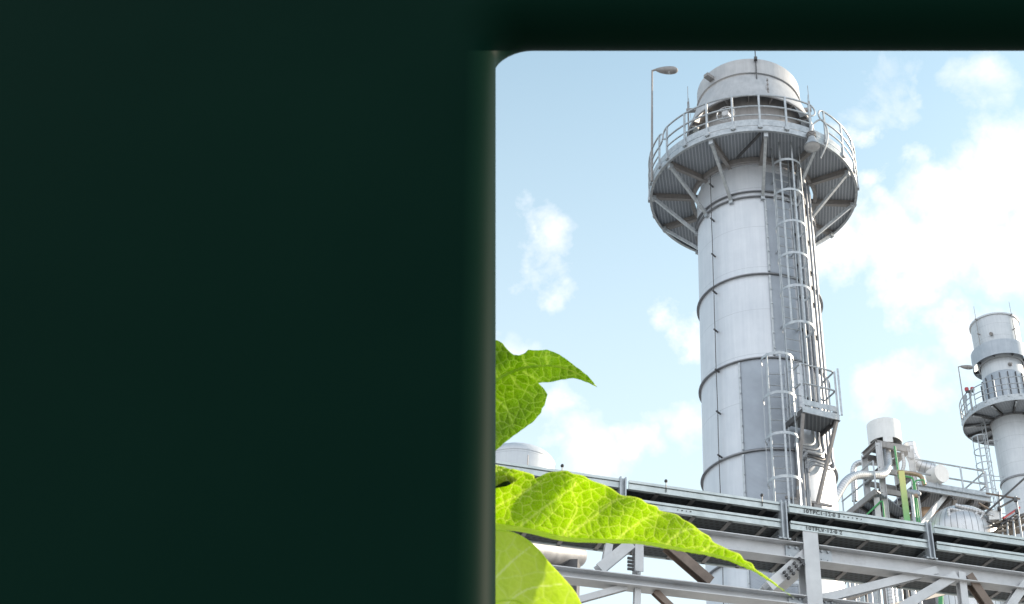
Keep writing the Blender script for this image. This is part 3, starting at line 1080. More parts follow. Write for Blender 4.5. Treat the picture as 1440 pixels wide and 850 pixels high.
def diag(a, b, w, h, mat, n=.075, kind='ibeam', name='diagonal_brace'):
    A, B = RK(*a, n), RK(*b, n)
    m = MB()
    if kind == 'ibeam': m.ibeam(A, B, h, w, .010, (0, 1, 0))
    elif kind == 'channel': m.channel(A, B, h, w, .010, (0, 1, 0))
    else: m.bar(A, B, h, w, (0, 1, 0))
    return m.build(name, mat, rack)


d1 = diag((1079, 827), (1134, 778), .09, .10, 'beam')
m = MB()
for i in range(3):
    for j in range(4):
        q = RK(1102 + j * 7 + i * 3, 806 - j * 6.4 + i * 4, .01)
        m.tube([q, q - Vector((0, .025, 0))], .014, 6)
m.bar(RK(1098, 812, .02), RK(1130, 784, .02), .10, .012, (0, 1, 0)) if False else None
m.build('bolt_row', 'dark', d1)
diag((938, 768), (998, 820), .08, .09, 'brown')
diag((886, 766), (842, 802), .09, .08, 'beam')
diag((856, 766), (850, 800), .06, .05, 'beam', name='hanger')
v1 = diag((897, 766), (897, 806), .07, .08, 'beam', name='hanger')
m = MB()
for k in range(4):
    q = RK(891, 786 + k * 5, .04); m.tube([q, q - Vector((.05, 0, 0))], .012, 6)
m.build('bolt_row', 'dark', v1)
diag((1155, 843), (1316, 803), .07, .065, 'beam')
diag((1342, 811), (1262, 858), .08, .09, 'beam')
diag((1350, 806), (1357, 866), .07, .07, 'beam', name='hanger')
diag((1360, 810), (1398, 866), .08, .08, 'brown')
diag((1440, 822), (1410, 866), .08, .08, 'beam')
diag((896, 828), (894, 900), .05, .05, 'beam', name='hanger')
diag((800, 848), (880, 826), .05, .05, 'beam')
diag((920, 832), (960, 870), .05, .05, 'brown')
diag((700, 770), (760, 800), .08, .08, 'beam')
for k in range(1, 3):
    A = Vector((CS[3] + 3.3 * (k - 1) + .1, .075, zlo1)); B = Vector((CS[3] + 3.3 * (k - 1) + 1.5, .075, zu0))
    MB().ibeam(A, B, .08, .08, .01, (0, 1, 0)).build('diagonal_brace', 'beam', rack)

# cable trays
T = RK(1200, 722)
t1_top, t1_bot = RK(1200, 722).z, RK(1200, 733.5).z
t2_top, t2_bot = RK(1200, 745.5).z, RK(1200, 756.5).z
TW = .52


def tray(z1, z0, n0, wdt, label, name='cable_tray', s0=S0, s1=S1, joints=()):
    t = thing(name, label, 'cable tray', RO_ + RN * n0 + Vector((0, 0, z0)), RROT, 'stacked cable trays on the truss')
    h = z1 - z0
    cuts = [s0] + list(joints) + [s1]
    for a, b in zip(cuts[:-1], cuts[1:]):
        L = []
        m = MB().prism((a + .04, 0, 0), (b - .04, 0, 0), [(-.006, 0), (.028, 0), (.028, .006), (.018, .006), (.018, h - .004), (.03, h - .004), (.03, h), (-.010, h), (-.010, h * .72), (.012, h * .72), (.012, h * .64), (0, h * .64), (0, .010), (-.006, .010)])
        m.build('side_rail', 'tray', t)
        m = MB().prism((a + .003, wdt, 0), (b - .003, wdt, 0), [(0, 0), (-.028, 0), (-.028, .006), (-.006, .006), (-.006, h), (0, h)])
        m.build('side_rail', 'tray', t)
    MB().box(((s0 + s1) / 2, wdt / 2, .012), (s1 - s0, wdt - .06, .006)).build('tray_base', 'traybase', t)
    m = MB()
    k = s0 + .1
    while k < s1:
        m.box((k, wdt / 2, .004), (.035, wdt - .02, .008)); k += .32
    m.build('rung', 'inner', t)
    return t


j1 = [RK(x, 730).x for x in (877, 1105, 1307)]
TR1 = tray(t1_top, t1_bot, .0, TW, 'topmost long galvanised cable tray with stencilled lettering', joints=[j1[0] - 2, j1[0], j1[1], j1[2], j1[2] + 1.5])
TR2 = tray(t2_top, t2_bot, .0, TW, 'second cable tray directly under the topmost one', joints=[j1[0] - 2, j1[0], j1[1], j1[2], j1[2] + 1.5])
n3 = .32
TR3 = tray(RK(1200, 787, n3).z, RK(1200, 796, n3).z, n3, .36, 'lowest cable tray seen behind the upper beam of the truss')
for px in (790, 936, 1071):
    q = RK(px, 647 + (px - 690) * .1467)
    m = MB().tube([(q.x, -.01, t1_top - t1_bot - .06), (q.x, -.01, t1_top - t1_bot + .035)], .004, 5)
    m.lathe([(0, .0), (.012, .004), (.015, .015), (.009, .026), (0, .03)], 10, c=(q.x, -.01, t1_top - t1_bot + .025))
    m.build('clip_knob', 'cable', TR1)
q = RK(742, 652, .3)
m = MB().tube([(q.x, .3, 0), (q.x, .3, .18)], .010, 6).tube([(q.x, .3, .18), (q.x, .3, .33)], .004, 5)
m.box((q.x + .01, .3, .14), (.03, .03, .05))
m.build('short_mast', 'inner', TR1)
q = RK(772, 660, .3)
MB().box((q.x, .3, .07), (.10, .08, .08)).tube([(q.x - .02, .3, .1), (q.x - .02, .3, .2)], .004, 5).build('small_box', 'inner', TR1)

POST = ['steel post holding the cable trays at the left, behind the long leaf', 'steel post holding the cable trays just left of the lettering', 'steel post holding the cable trays below the green pipes']
for i, px in enumerate((877, 1105, 1307)):
    s = RK(px, 730, -.05).x
    zb_ = zu1 + .003
    zt_ = t1_top + .012
    t = thing('tray_post', POST[i], 'steel post', RO_ + RA * s + RN * .02 + Vector((0, 0, zb_)), RROT, 'posts holding the cable trays')
    MB().ibeam((0, -.012, 0), (0, -.012, zt_ - zb_), .055, .075, .012, (1, 0, 0)).build('upright', 'galv', t)
    for zz in (t1_bot - .035, t2_bot - .035):
        MB().channel((0, .02, zz - zb_), (0, .55, zz - zb_), .05, .04, .006).build('tray_arm', 'galv', t)
    MB().box((0, 0, .006), (.11, .075, .012)).build('base_plate', 'galv', t)


def lettering(txt, s, z, h, parent, slant=0):
    c = bpy.data.curves.new('lettering', 'FONT')
    c.body = txt
    c.size = h
    c.extrude = .0008
    c.space_character = 1.12
    c.offset = .0004
    tmp = bpy.data.objects.new('lettering', c)
    COL.objects.link(tmp)
    dg = bpy.context.evaluated_depsgraph_get()
    me = bpy.data.meshes.new_from_object(tmp.evaluated_get(dg))
    bpy.data.objects.remove(tmp)
    me.materials.clear()
    me.materials.append(M['ink'])
    R_ = Matrix.Translation((s, -.0075, z)) @ Matrix.Rotation(pi / 2, 4, 'X')
    me.transform(R_)
    o = bpy.data.objects.new('lettering', me)
    COL.objects.link(o)
    o.parent = parent
    return o


lettering('10TPC1\u00b712\u00b70 3', RK(1129, 722).x, (t1_top - t1_bot) * .16, .052, TR1)
lettering('10TFLV\u00b712\u00b70 2', RK(1132, 740).x, (t2_top - t2_bot) * .16, .052, TR2)
for trk, px0, n_m in ((TR2, 953, 4), (TR1, 1186, 5)):
    for k in range(n_m): MB().box((RK(px0 + 6 * k, 720).x, -.004, .03), (.007 + .006 * (k % 2), .006, .005)).build('stencil_mark', 'ink', trk)

# ------------------------------------------------------------------ process plant between the chimneys
def P(x, y, Y): return atY(x, y, Y)


FY = 38.0
sl = (P(1243, 620, FY) - CAM).length
pxm = sl / FPX                                             # metres per pixel about there
Zt = P(1235, 623, FY).z
c0, c1, c2 = P(1235, 623, FY), atZ(1215, 642, Zt), atZ(1280, 632, Zt)
c3 = c1 + c2 - c0
fr = thing('steel_frame', 'open steel support tower carrying the white drum', 'steel frame', Vector((c0.x, c0.y, 0)))
for (a, b) in ((c0, c1), (c0, c2), (c1, c3), (c2, c3)):
    MB().channel(a, b, .22, .10, .02).build('top_beam', 'inner', fr, True)
a_, b_ = c0.lerp(c1, .5), c2.lerp(c3, .5)
MB().bar(a_, b_, .10, .16).build('top_beam', 'dark', fr, True)
for c in (c0, c1, c2, c3):
    MB().ibeam((c.x, c.y, 0), (c.x, c.y, c.z - .0), .20, .20, .02, (1, 0, 0)).build('leg', 'beam', fr, True)
zm = P(1240, 690, FY).z
for z in (zm, zm - 1.6, zm + .75):
    for (a, b) in ((c0, c1), (c0, c2), (c1, c3), (c2, c3)):
        MB().channel((a.x, a.y, z), (b.x, b.y, z), .18, .09, .02).build('tie_beam', 'inner', fr, True)
MB().bar((c1.x, c1.y, zm), (c0.x, c0.y, zm - 1.6), .08, .08).build('cross_brace', 'galv', fr, True)
MB().bar((c3.x, c3.y, zm - 1.6), (c2.x, c2.y, zm), .08, .08).build('cross_brace', 'galv', fr, True)
dc = (c0 + c1 + c2 + c3) / 4
rD = 23.2 * pxm
zd0 = Zt + .12
dq = P(1243.5, 612, dc.y)
dc.x = dq.x
rD = 23.4 * (dq - CAM).length / FPX
zd1 = P(1242, 587, dc.y - rD).z
zsk = zd0 + .2
dr = thing('vent_drum', 'white cylindrical vent silencer drum standing on the steel support tower', 'vent drum', Vector((dc.x, dc.y, zd0)))
MB().lathe([(rD, zsk - zd0), (rD, zd1 - zd0), (rD - .03, zd1 - zd0), (rD - .03, zsk - zd0)], 48, close=True).build('body', 'white', dr)
MB().lathe([(rD - .03, zd1 - zd0 - .05), (0, zd1 - zd0 + .05)], 40).build('cap', 'white', dr)
for k in range(4):
    MB().lathe([(rD - .02, 0), (rD - .001, 0), (rD - .001, zsk - zd0), (rD - .02, zsk - zd0)], 6, rad(k * 90 - 12), rad(k * 90 + 22), close=True).build('foot', 'white', dr)
MB().lathe([(rD * .62, -.2), (rD * .62, zsk - zd0 + .1)], 24).build('inner_pipe', 'dark', dr)

LAG = []


def lagged(px, Y, wpx, label, mat='lag', name='insulated_pipe', group=None, r=.5, cat='pipe'):
    """insulated pipe through pixel way-points (x, y[, Y])"""
    pts = [P(q[0], q[1], q[2] if len(q) > 2 else Y) for q in px]
    rad_ = wpx * (pts[0] - CAM).length / FPX / 2
    m = MB().tube(bend_path(pts, r, 8), rad_, 16)
    return solo(m, name, mat, label, cat, group)


lagged([(1166, 716, 36.5), (1194, 668, 36.8), (1243, 669, 37.8), (1250, 655, 38.2), (1246, 628, 38.6)], 0, 12.5, 'large insulated pipe bending up from the near chimney into the drum base', 'lag', r=.55)
lagged([(1202, 705), (1199, 650), (1243, 652)], 40.2, 8.0, 'thinner insulated pipe with a bend behind the large bent pipe', 'lag', r=.4)
lagged([(1246, 628, 38.6), (1247, 614, 38.6)], 38.6, 9, 'short rust coloured collar pipe under the drum', 'bronze')
lagged([(1268, 632), (1272, 655), (1266, 668)], 38.6, 5, 'vertical grey pipe behind the steam beside the frame', 'lag')
lagged([(1278, 625), (1282, 642), (1290, 655), (1312, 661)], 39.5, 17, 'wide ribbed duct running right behind the walkway rail', 'lagbig', 'insulated_duct', None, .5, 'duct')
lagged([(1262, 664), (1277, 665), (1296, 669), (1300, 682)], 37.2, 6, 'small olive elbow pipe above the green pipework', 'bronze')
q = P(1318, 669, 39.0)
m = MB().disc(q, 13.0 * pxm, Vector((.55, -.83, -.1)), 32, .5)
solo(m, 'end_drum', 'white', 'round pale drum end behind the walkway rail', 'drum')

# yellow and green gauge column and the green pipes
a, b = P(1267.5, 664, 37), P(1276.5, 733, 37)
m = MB().bar((a.x, a.y, b.z - 1.5), (a.x, a.y, a.z), .18, .18, (0, 1, 0))
gv = solo(m, 'gauge_column', 'gauge', 'wide upright column painted yellow above and green below', 'column')


def thin(px, Y, r, mat, name, label, cat, group=None, bend=.12):
    pts = [P(q[0], q[1], q[2] if len(q) > 2 else Y) for q in px]
    return solo(MB().tube(bend_path(pts, bend, 4), r, 8), name, mat, label, cat, group)


thin([(1258, 628), (1264.5, 673)], 37.4, .036, 'green', 'green_pipe', 'bright green riser pipe beside the frame leg under the drum', 'pipe', 'green painted pipes')
thin([(1272, 670), (1284, 672), (1293, 760)], 37, .032, 'green', 'green_pipe', 'green pipe with elbow just right of the gauge column', 'pipe', 'green painted pipes')
thin([(1300, 681), (1300, 675), (1286, 676), (1297, 762)], 36.9, .026, 'green', 'green_pipe', 'outer green pipe with small outlet pointing right', 'pipe', 'green painted pipes')
thin([(1219, 724), (1241, 703), (1244, 732)], 37.6, .03, 'green', 'green_handrail', 'green handrail sloping up inside the steel frame', 'handrail')
q = P(1281, 692, 36.7)
ln = thing('plant_lamp', 'lone lamp with oval head on a thin post by the green pipes', 'lamp', Vector((q.x, q.y, P(1283, 760, 36.7).z)))
MB().tube([(q.x, q.y, P(1283, 760, 36.7).z), q], .05, 8).build('pole', 'galv', ln, True)
m = MB().tube(smooth_path([q, P(1278, 691, 36.7), P(1285, 692.5, 36.6), P(1291, 694.5, 36.5), P(1293.5, 695.5, 36.4)], 4), [.03, .03, .04, .05, .06, .065, .07, .08, .085, .09, .09, .09, .09, .085, .07, .05, .03][:17], 12)
m.build('lamp_head', 'galv', ln, True)
MB().lathe([(0, -.11), (.06, -.09), (.085, 0)], 14, c=P(1288.5, 696, 36.5)).build('lens', 'bronze', ln, True)

# walkway with guard rail
Zw = P(1288, 684, 38.5).z
w0, w1 = P(1282, 683, 38.5), atZ(1393, 701.5, Zw)
wd_ = (w1 - w0).normalized()
wn = Vector((-wd_.y, wd_.x, 0))
if wn.y < 0: wn = -wn
WWID = 1.5
wk = thing('walkway', 'raised steel walkway with guard rail between the drum tower and the far chimney', 'walkway', Vector((w0.x, w0.y, 0)))
L = (w1 - w0).length
mid = (w0 + w1) / 2 + wn * WWID / 2
Rw = Matrix((wd_, wn, Vector((0, 0, 1)))).transposed()
MB().box(mid + Vector((0, 0, -.03)), (L, WWID - .12, .05), Rw).build('deck', 'grate', wk, True)
MB().channel(w0 + Vector((0, 0, -.06)), w1 + Vector((0, 0, -.06)), .20, .08, .015, flip=-1).build('edge_beam', 'galv', wk, True)
MB().channel(w0 + wn * WWID + Vector((0, 0, -.06)), w1 + wn * WWID + Vector((0, 0, -.06)), .20, .08, .015).build('edge_beam', 'inner', wk, True)
for f in (.22, .5, .78, .99):
    a = w0.lerp(w1, f) + Vector((0, 0, -.15))
    MB().bar(a + wn * .08, a + wn * (WWID - .08), .10, .14).build('joist', 'dark', wk, True)
zr = P(1318, 651, 38.9).z - Zw
for dz in (zr, zr * .5):
    m = MB().tube([w0 + Vector((0, 0, dz)), w1 - wd_ * .15 + Vector((0, 0, dz)), w1 - wd_ * .05 + wn * .1 + Vector((0, 0, dz)), w1 + wn * WWID + Vector((0, 0, dz))], .03, 6)
    m.tube([w0 + wn * WWID + wd_ * 1.2 + Vector((0, 0, dz)), w1 + wn * WWID + Vector((0, 0, dz))], .025, 6)
    m.build('guard_rail', 'galv', wk, True)
for f in (.33, .66, .985):
    a = w0.lerp(w1, f)
    MB().bar(a, a + Vector((0, 0, zr)), .06, .06).build('post', 'galv', wk, True)
    MB().bar(a + wn * WWID, a + wn * WWID + Vector((0, 0, zr)), .05, .05).build('post', 'galv', wk, True)
MB().bar(w0 + wd_ * .3 + Vector((0, 0, .16)), w1 + Vector((0, 0, .16)), .015, .14).build('toe_plate', 'galv', wk, True)
MB().bar(P(1332, 693, 39.4), P(1294, 740, 38.3), .16, .16).build('support_brace', 'beam', wk, True)
MB().bar(w0.lerp(w1, .55) + wn * .1 + Vector((0, 0, -.2)), w0.lerp(w1, .62) + wn * 1.6 + Vector((0, 0, -1.6)), .13, .13).build('support_brace', 'inner', wk, True)
for f in (.06, .97):
    a = w0.lerp(w1, f) + wn * (WWID - .2)
    MB().ibeam((a.x, a.y, 0), (a.x, a.y, Zw - .17), .2, .2, .02, (1, 0, 0)).build('leg', 'beam', wk, True)

# lower left gallery with handrail
Zg = P(1240, 702, 38.0).z
g0, g1, g2 = atZ(1186, 727, Zg), atZ(1232, 690, Zg), atZ(1262, 712, Zg)
gl = thing('side_gallery', 'dark lower gallery with handrail left of the drum tower', 'walkway', Vector((g0.x, g0.y, 0)))
u_, v_ = (g1 - g0), (g2 - g1) * 1.6
Lu, Lv = u_.length, v_.length
m = MB()
m.v = [g0, g0 + v_, g1 + v_, g1] + [p + Vector((0, 0, .05)) for p in (g0, g0 + v_, g1 + v_, g1)]
m.f = [[0, 1, 2, 3], [4, 5, 6, 7], [0, 1, 5, 4], [1, 2, 6, 5], [2, 3, 7, 6], [3, 0, 4, 7]]
m.build('deck', 'grate', gl, True)
MB().bar(g0 - Vector((0, 0, .03)), g1 - Vector((0, 0, .03)), .08, .2).build('edge_beam', 'inner', gl, True)
MB().bar(g0 - Vector((0, 0, .03)), g0 + v_ - Vector((0, 0, .03)), .08, .2).build('edge_beam', 'inner', gl, True)
for k in range(1, 4): MB().bar(g0 + u_ * k / 4 - Vector((0, 0, .08)), g0 + u_ * k / 4 + v_ - Vector((0, 0, .08)), .07, .12).build('joist', 'dark', gl, True)
for dz in (1.05, .55): MB().tube([g0 + Vector((0, 0, dz)), g1 + Vector((0, 0, dz))], .028, 6).build('guard_rail', 'galv', gl, True)
for f in (.02, .35, .68, 1): MB().bar(g0 + u_ * f, g0 + u_ * f + Vector((0, 0, 1.05)), .05, .05).build('post', 'galv', gl, True)
for q in (g0 + u_ * .1 + v_ * .1, g0 + u_ * .9 + v_ * .1, g0 + u_ * .9 + v_ * .9): MB().bar((q.x, q.y, 0), (q.x, q.y, Zg - .1), .18, .18, (0, 1, 0)).build('leg', 'beam', gl, True)

# insulated vessels
VY = 37.5
q = P(1352, 762, VY)
rV = 51 * pxm
vs2 = thing('insulated_vessel', 'silver insulated vessel with radial seams on its domed top, under the walkway', 'vessel', Vector((q.x, q.y, 0)))
prof_ = [(rV, 0), (rV, q.z)] + [(rV * cos(rad(t)), q.z + rV * .92 * sin(rad(t))) for t in range(6, 91, 6)]
MB().lathe(prof_, 64).build('shell', 'lagbig', vs2)


def on(px, py, dy): return P(px, py, VY - dy)


for pts, w_ in (([(1343, 711), (1368, 717), (1398, 726)], 5.5), ([(1338, 742), (1333, 715), (1364, 722), (1358, 730)], 5.0), ([(1349, 744), (1344, 728), (1366, 733), (1374, 721)], 4.5), ([(1357, 748), (1356, 741), (1369, 743), (1383, 723)], 4.5)):
    MB().tube(bend_path([on(x, y, 1.0) for x, y in pts], .12, 4), w_ * pxm / 2, 10).build('surface_pipe', 'lag', vs2, True)
MB().box(on(1397, 727, .9), (.32, .28, .3)).build('valve_box', 'white', vs2, True)
q = P(1302, 735, 39.5)
vs3 = thing('insulated_vessel', 'insulated vessel coloured with a warm brown sun tint, left of the silver seamed dome', 'vessel', Vector((q.x, q.y, 0)))
rq = 27 * pxm
MB().lathe([(rq, 0), (rq, q.z)] + [(rq * cos(rad(t)), q.z + rq * .75 * sin(rad(t))) for t in range(8, 91, 8)], 48).build('shell', 'sun_brown', vs3)

# scaffold by the far chimney
sf = thing('scaffold', 'tube scaffold with dark planks at the foot of the far chimney', 'scaffold', P(1420, 790, 36.5) * 1.0)
sf.location.z = 0
SFY = 36.5
for a, b in (((1428, 698), (1440, 775)), ((1404, 692), (1412, 775)), ((1416, 735), (1419, 775)), ((1424, 728), (1429, 775))):
    p_a, p_b = P(*a, SFY), P(*b, SFY)
    MB().tube([(p_b.x, p_b.y, 0), (p_b.x, p_b.y, p_b.z), p_a], .035, 8).build('standard', 'galv', sf, True)
for a, b, mt in (((1386, 722), (1444, 670), 'dark'), ((1387, 694), (1434, 702), 'brown'), ((1404, 715), (1430, 700), 'dark'), ((1411, 729), (1434, 714), 'red'), ((1408, 738), (1428, 724), 'dark'), ((1376, 708), (1400, 722), 'brown'), ((1420, 733), (1445, 722), 'dark'), ((1388, 733), (1420, 752), 'dark')):
    MB().tube([P(*a, SFY - .2), P(*b, SFY + .2)], .032, 8).build('tie_tube', mt, sf, True)
for k, (a, b) in enumerate((((1396, 740), (1440, 726)), ((1400, 747), (1442, 733)), ((1398, 752), (1440, 745)))):
    MB().bar(P(*a, SFY + .1), P(*b, SFY + .5), .5, .06).build('plank', 'plank', sf, True)
for q in ((1428, 703), (1430, 720), (1412, 730), (1405, 716)):
    MB().box(P(*q, SFY - .1), (.10, .10, .12)).build('coupler', 'dark', sf, True)

# steam leaking beside the frame
sm = bpy.data.materials.new('steam')
sm.use_nodes = True
s_ = NT(sm.node_tree)
sm.node_tree.nodes.clear()
co = s_.n('ShaderNodeTexCoord')
nz = s_.n('ShaderNodeTexNoise', i_Scale=2.4, i_Detail=5.0, i_Roughness=.6)
s_.l(co.outputs['Object'], nz.inputs['Vector'])
ln_ = s_.n('ShaderNodeVectorMath', operation='LENGTH')
mp = s_.n('ShaderNodeMapping')
mp.inputs['Location'].default_value = (-1, -1, -1)
mp.inputs['Scale'].default_value = (2, 2, 2)
s_.l(co.outputs['Generated'], mp.inputs['Vector'])
s_.l(mp.outputs[0], ln_.inputs[0])
fo = s_.math('SUBTRACT', 1.0, ln_.outputs['Value'], clamp=True)
dn = s_.math('MULTIPLY', s_.math('SUBTRACT', s_.math('ADD', nz.outputs['Fac'], s_.math('MULTIPLY', fo, .4)), .56, clamp=True), 1.5)
pv = s_.n('ShaderNodeVolumePrincipled')
pv.inputs['Color'].default_value = (.95, .95, .96, 1)
s_.l(dn, pv.inputs['Density'])
s_.l(pv.outputs[0], s_.n('ShaderNodeOutputMaterial').inputs['Volume'])
M['steam'] = sm
c = P(1274, 648, 37.6)
m = MB().lathe([(0, -1.1), (.35, -.95), (.62, -.4), (.7, .1), (.55, .7), (.3, 1.0), (0, 1.1)], 20, c=c)
tag(solo(m, 'steam_wisp', 'steam', 'small white wisp of steam by the drum tower', 'steam'), kind='stuff')

# things seen under and behind the rack
q = P(726, 668, 42)
tk = thing('storage_tank', 'pale domed storage tank behind the trays at the far left', 'tank', Vector((q.x, q.y, 0)))
rt = 52 * 48 / FPX
zt_ = P(726, 656, 42).z
MB().lathe([(rt, 0), (rt, zt_), (rt * 1.01, zt_), (rt * 1.01, zt_ + .06), (rt * .98, zt_ + .06)] + [(rt * .98 * cos(rad(t)), zt_ + .06 + rt * .42 * sin(rad(t))) for t in range(6, 91, 7)], 64).build('shell', 'shell_far', tk)
q = P(806, 780, 19)
a, b = P(813, 783, 19), P(770, 777, 18.0)
ax = (a - b).normalized()
hv = thing('horizontal_vessel', 'grey horizontal vessel with rounded end under the rack at the left', 'vessel', Vector((q.x, q.y, 0)))
rh = 17 * 21 / FPX
MB().tube([b - ax * 1.5, b, a - ax * .15, a - ax * .05, a, a + ax * .04], [rh, rh, rh, rh * .9, rh * .6, .01], 28).build('shell', 'ring', hv, True)
MB().box(b.lerp(a, .5) - Vector((0, 0, rh + .3)), (.5, .3, .7)).build('saddle', 'dark', hv, True)
MB().tube([(q.x - .3, q.y, 0), (q.x - .3, q.y, a.z - rh - .5)], .15, 10).build('leg', 'beam', hv, True)
wh = [(1190, 4, 'galv', 33), (1202, 5, 'lag', 34), (1213, 4, 'inner', 30), (1225, 6, 'galv', 34), (1239, 4, 'inner', 33), (1254, 5, 'lag', 30), (1270, 4, 'inner', 34), (1288, 5, 'galv', 33), (1196, 7, 'perf_far', 30), (1207, 5, 'galv', 31), (1219, 8, 'perf_far', 32), (1232, 5, 'galv', 30.5), (1246, 9, 'lag', 33), (1262, 6, 'galv', 31.5), (1279, 7, 'lag', 32)]
wh.sort()
NM = ['first', 'second', 'third', 'fourth', 'fifth', 'sixth', 'seventh', 'eighth', 'ninth', 'tenth', 'eleventh', 'twelfth', 'thirteenth', 'fourteenth', 'fifteenth']
for k, (px, w_, mt, Y) in enumerate(wh):
    a = P(px, 780 + 6 * (k % 3), Y)
    sl_ = (a - CAM).length / FPX
    m = MB().tube(bend_path([(a.x, a.y, 0), (a.x, a.y, a.z), (a.x + .9, a.y + .6, a.z + .15)], .3, 5), w_ * sl_ / 2, 12)
    solo(m, 'service_pipe', mt, NM[k] + ' upright pipe counted from the left under the rack, right of the near chimney', 'pipe', 'upright pipes under the rack')
for k, (a, b) in enumerate((((1185, 846, 29.5), (1290, 806, 31)), ((1232, 858, 29), (1330, 834, 31)))):
    solo(MB().bar(P(*a), P(*b), .10, .10), 'support_beam', 'dark', ('upper' if k == 0 else 'lower') + ' slanting beam in front of the upright pipes under the rack', 'beam')
q0, q1 = P(1284, 806, 36), P(1520, 836, 44)
hall = thing('machine_hall', 'dark grey low plant building behind the rack at the lower right', 'building', Vector(((q0.x + q1.x) / 2, 41, 0)))
ctr = Vector(((q0.x + q1.x) / 2 + 2, 43, q0.z / 2))
MB().box(ctr, (q1.x - q0.x + 4, 12, q0.z)).build('wall', 'dark', hall, True)
MB().box(ctr + Vector((0, 0, q0.z / 2 + .1)), (q1.x - q0.x + 4.4, 12.4, .2)).build('roof', 'inner', hall, True)
for k in range(4): MB().box(ctr + Vector((-5 + 3.2 * k, -6.02, q0.z * .22)), (1.6, .08, 1.4)).build('louvre', 'inner', hall, True)
thin([(1323, 856), (1323, 832), (1330, 831)], 34, .07, 'green', 'green_pipe', 'short green hooked pipe low under the rack at the right', 'pipe', 'green painted pipes')

# ------------------------------------------------------------------ leafy plant by the added border slab
LY = 2.62
plant = thing('leafy_plant', 'plant with big bright green toothed leaves reaching in beside the dark border slab', 'plant', (P(630, 760, 2.75).x, 2.75, 0))


def leaf(outline, mat, depth, veins=(), rib=None, step=2.5, rib_r=.006, teeth=0.0, label=None, thick=.0012, rim=None):
    # fine serration along the outline
    pts = []
    n = len(outline)
    for i in range(n):
        a, b = Vector(outline[i]), Vector(outline[(i + 1) % n])
        Ld = (b - a).length
        k = max(1, int(Ld / 5))
        nn = Vector((-(b - a).y, (b - a).x)).normalized()
        for j in range(k):
            t = j / k
            off = (rnd.uniform(-.25, .25) + (teeth if j % 2 else -teeth)) if 0 < j else 0
            pts.append(a.lerp(b, t) + nn * off)
    xs = [p.x for p in pts]; ys = [p.y for p in pts]

    def inside(p):
        c = False
        j = len(pts) - 1
        for i in range(len(pts)):
            if (pts[i].y > p.y) != (pts[j].y > p.y) and p.x < (pts[j].x - pts[i].x) * (p.y - pts[i].y) / (pts[j].y - pts[i].y) + pts[i].x: c = not c
            j = i
        return c
    allp = list(pts)
    y = min(ys)
    row = 0
    while y < max(ys):
        x = min(xs) + (step / 2 if row % 2 else 0)
        while x < max(xs):
            p = Vector((x, y))
            if inside(p) and min((p - q).length for q in pts) > step * .45: allp.append(p)
            x += step
        y += step * .87
        row += 1
    r = delaunay_2d_cdt(allp, [], [list(range(len(pts)))], 1, 1e-4)
    m = MB()
    pos = lambda q: P(q[0], q[1], depth(q[0], q[1]))
    for v in r[0]:
        m.uv[len(m.v)] = (v.x / 430, -v.y / 430)
        m.v.append(pos(v))
    m.f = [list(f) for f in r[2]]
    o = m.build('leaf', mat, plant, True)
    for p in o.data.polygons: p.use_smooth = True
    so = o.modifiers.new('thickness', 'SOLIDIFY')
    so.thickness = thick
    so.offset = 0
    if label: o['label'] = label

    def vtube(line, r0, r1, nm, mt):
        ln2 = smooth_path([(x, y, 0) for x, y in line], 6)
        pp = [P(q.x, q.y, depth(q.x, q.y) - .002) for q in ln2]
        k = len(pp)
        mm = MB().tube(pp, [r0 + (r1 - r0) * i / (k - 1) for i in range(k)], 6)
        for i, q in enumerate(ln2):
            for s2 in range(6): mm.uv[i * 6 + s2] = (q.x / 430, -q.y / 430)
        return mm.build(nm, mt, o, True)
    at = o.data.attributes.new('vein', 'FLOAT', 'POINT')
    segs = []
    for v in veins:
        q = [Vector((a.x, a.y)) for a in smooth_path([(x, y, 0) for x, y in v], 4)]
        nq = len(q)
        segs += [(q[i], q[i + 1], 1.75 - 1.0 * i / nq) for i in range(nq - 1)]
    for i, p in enumerate(r[0]):
        best = 0.0
        for a, b, w_ in segs:
            ab = b - a
            t = max(0, min(1, (p - a).dot(ab) / max(ab.length_squared, 1e-6)))
            best = max(best, 1 - (p - a - ab * t).length / (w_ * 1.25))
        at.data[i].value = max(0, min(1, best * 1.6))
    if rim: vtube(rim, .0016, .0010, 'leaf_rim_light', 'midrib')  # pale tube along the margin stands in for light glowing on the rim
    if rib: vtube(rib, rib_r, .0012, 'midrib', 'midrib')
    return o


def d_mid(x, y):
    u = (x - 700) / 420
    return LY + .05 * u + .03 * sin(x / 38.0) * max(0, (770 - y) / 110) + .020 * sin(x / 17.0 + y / 23.0) * max(0, min(1, (765 - y) / 60)) - .0009 * (760 - y)


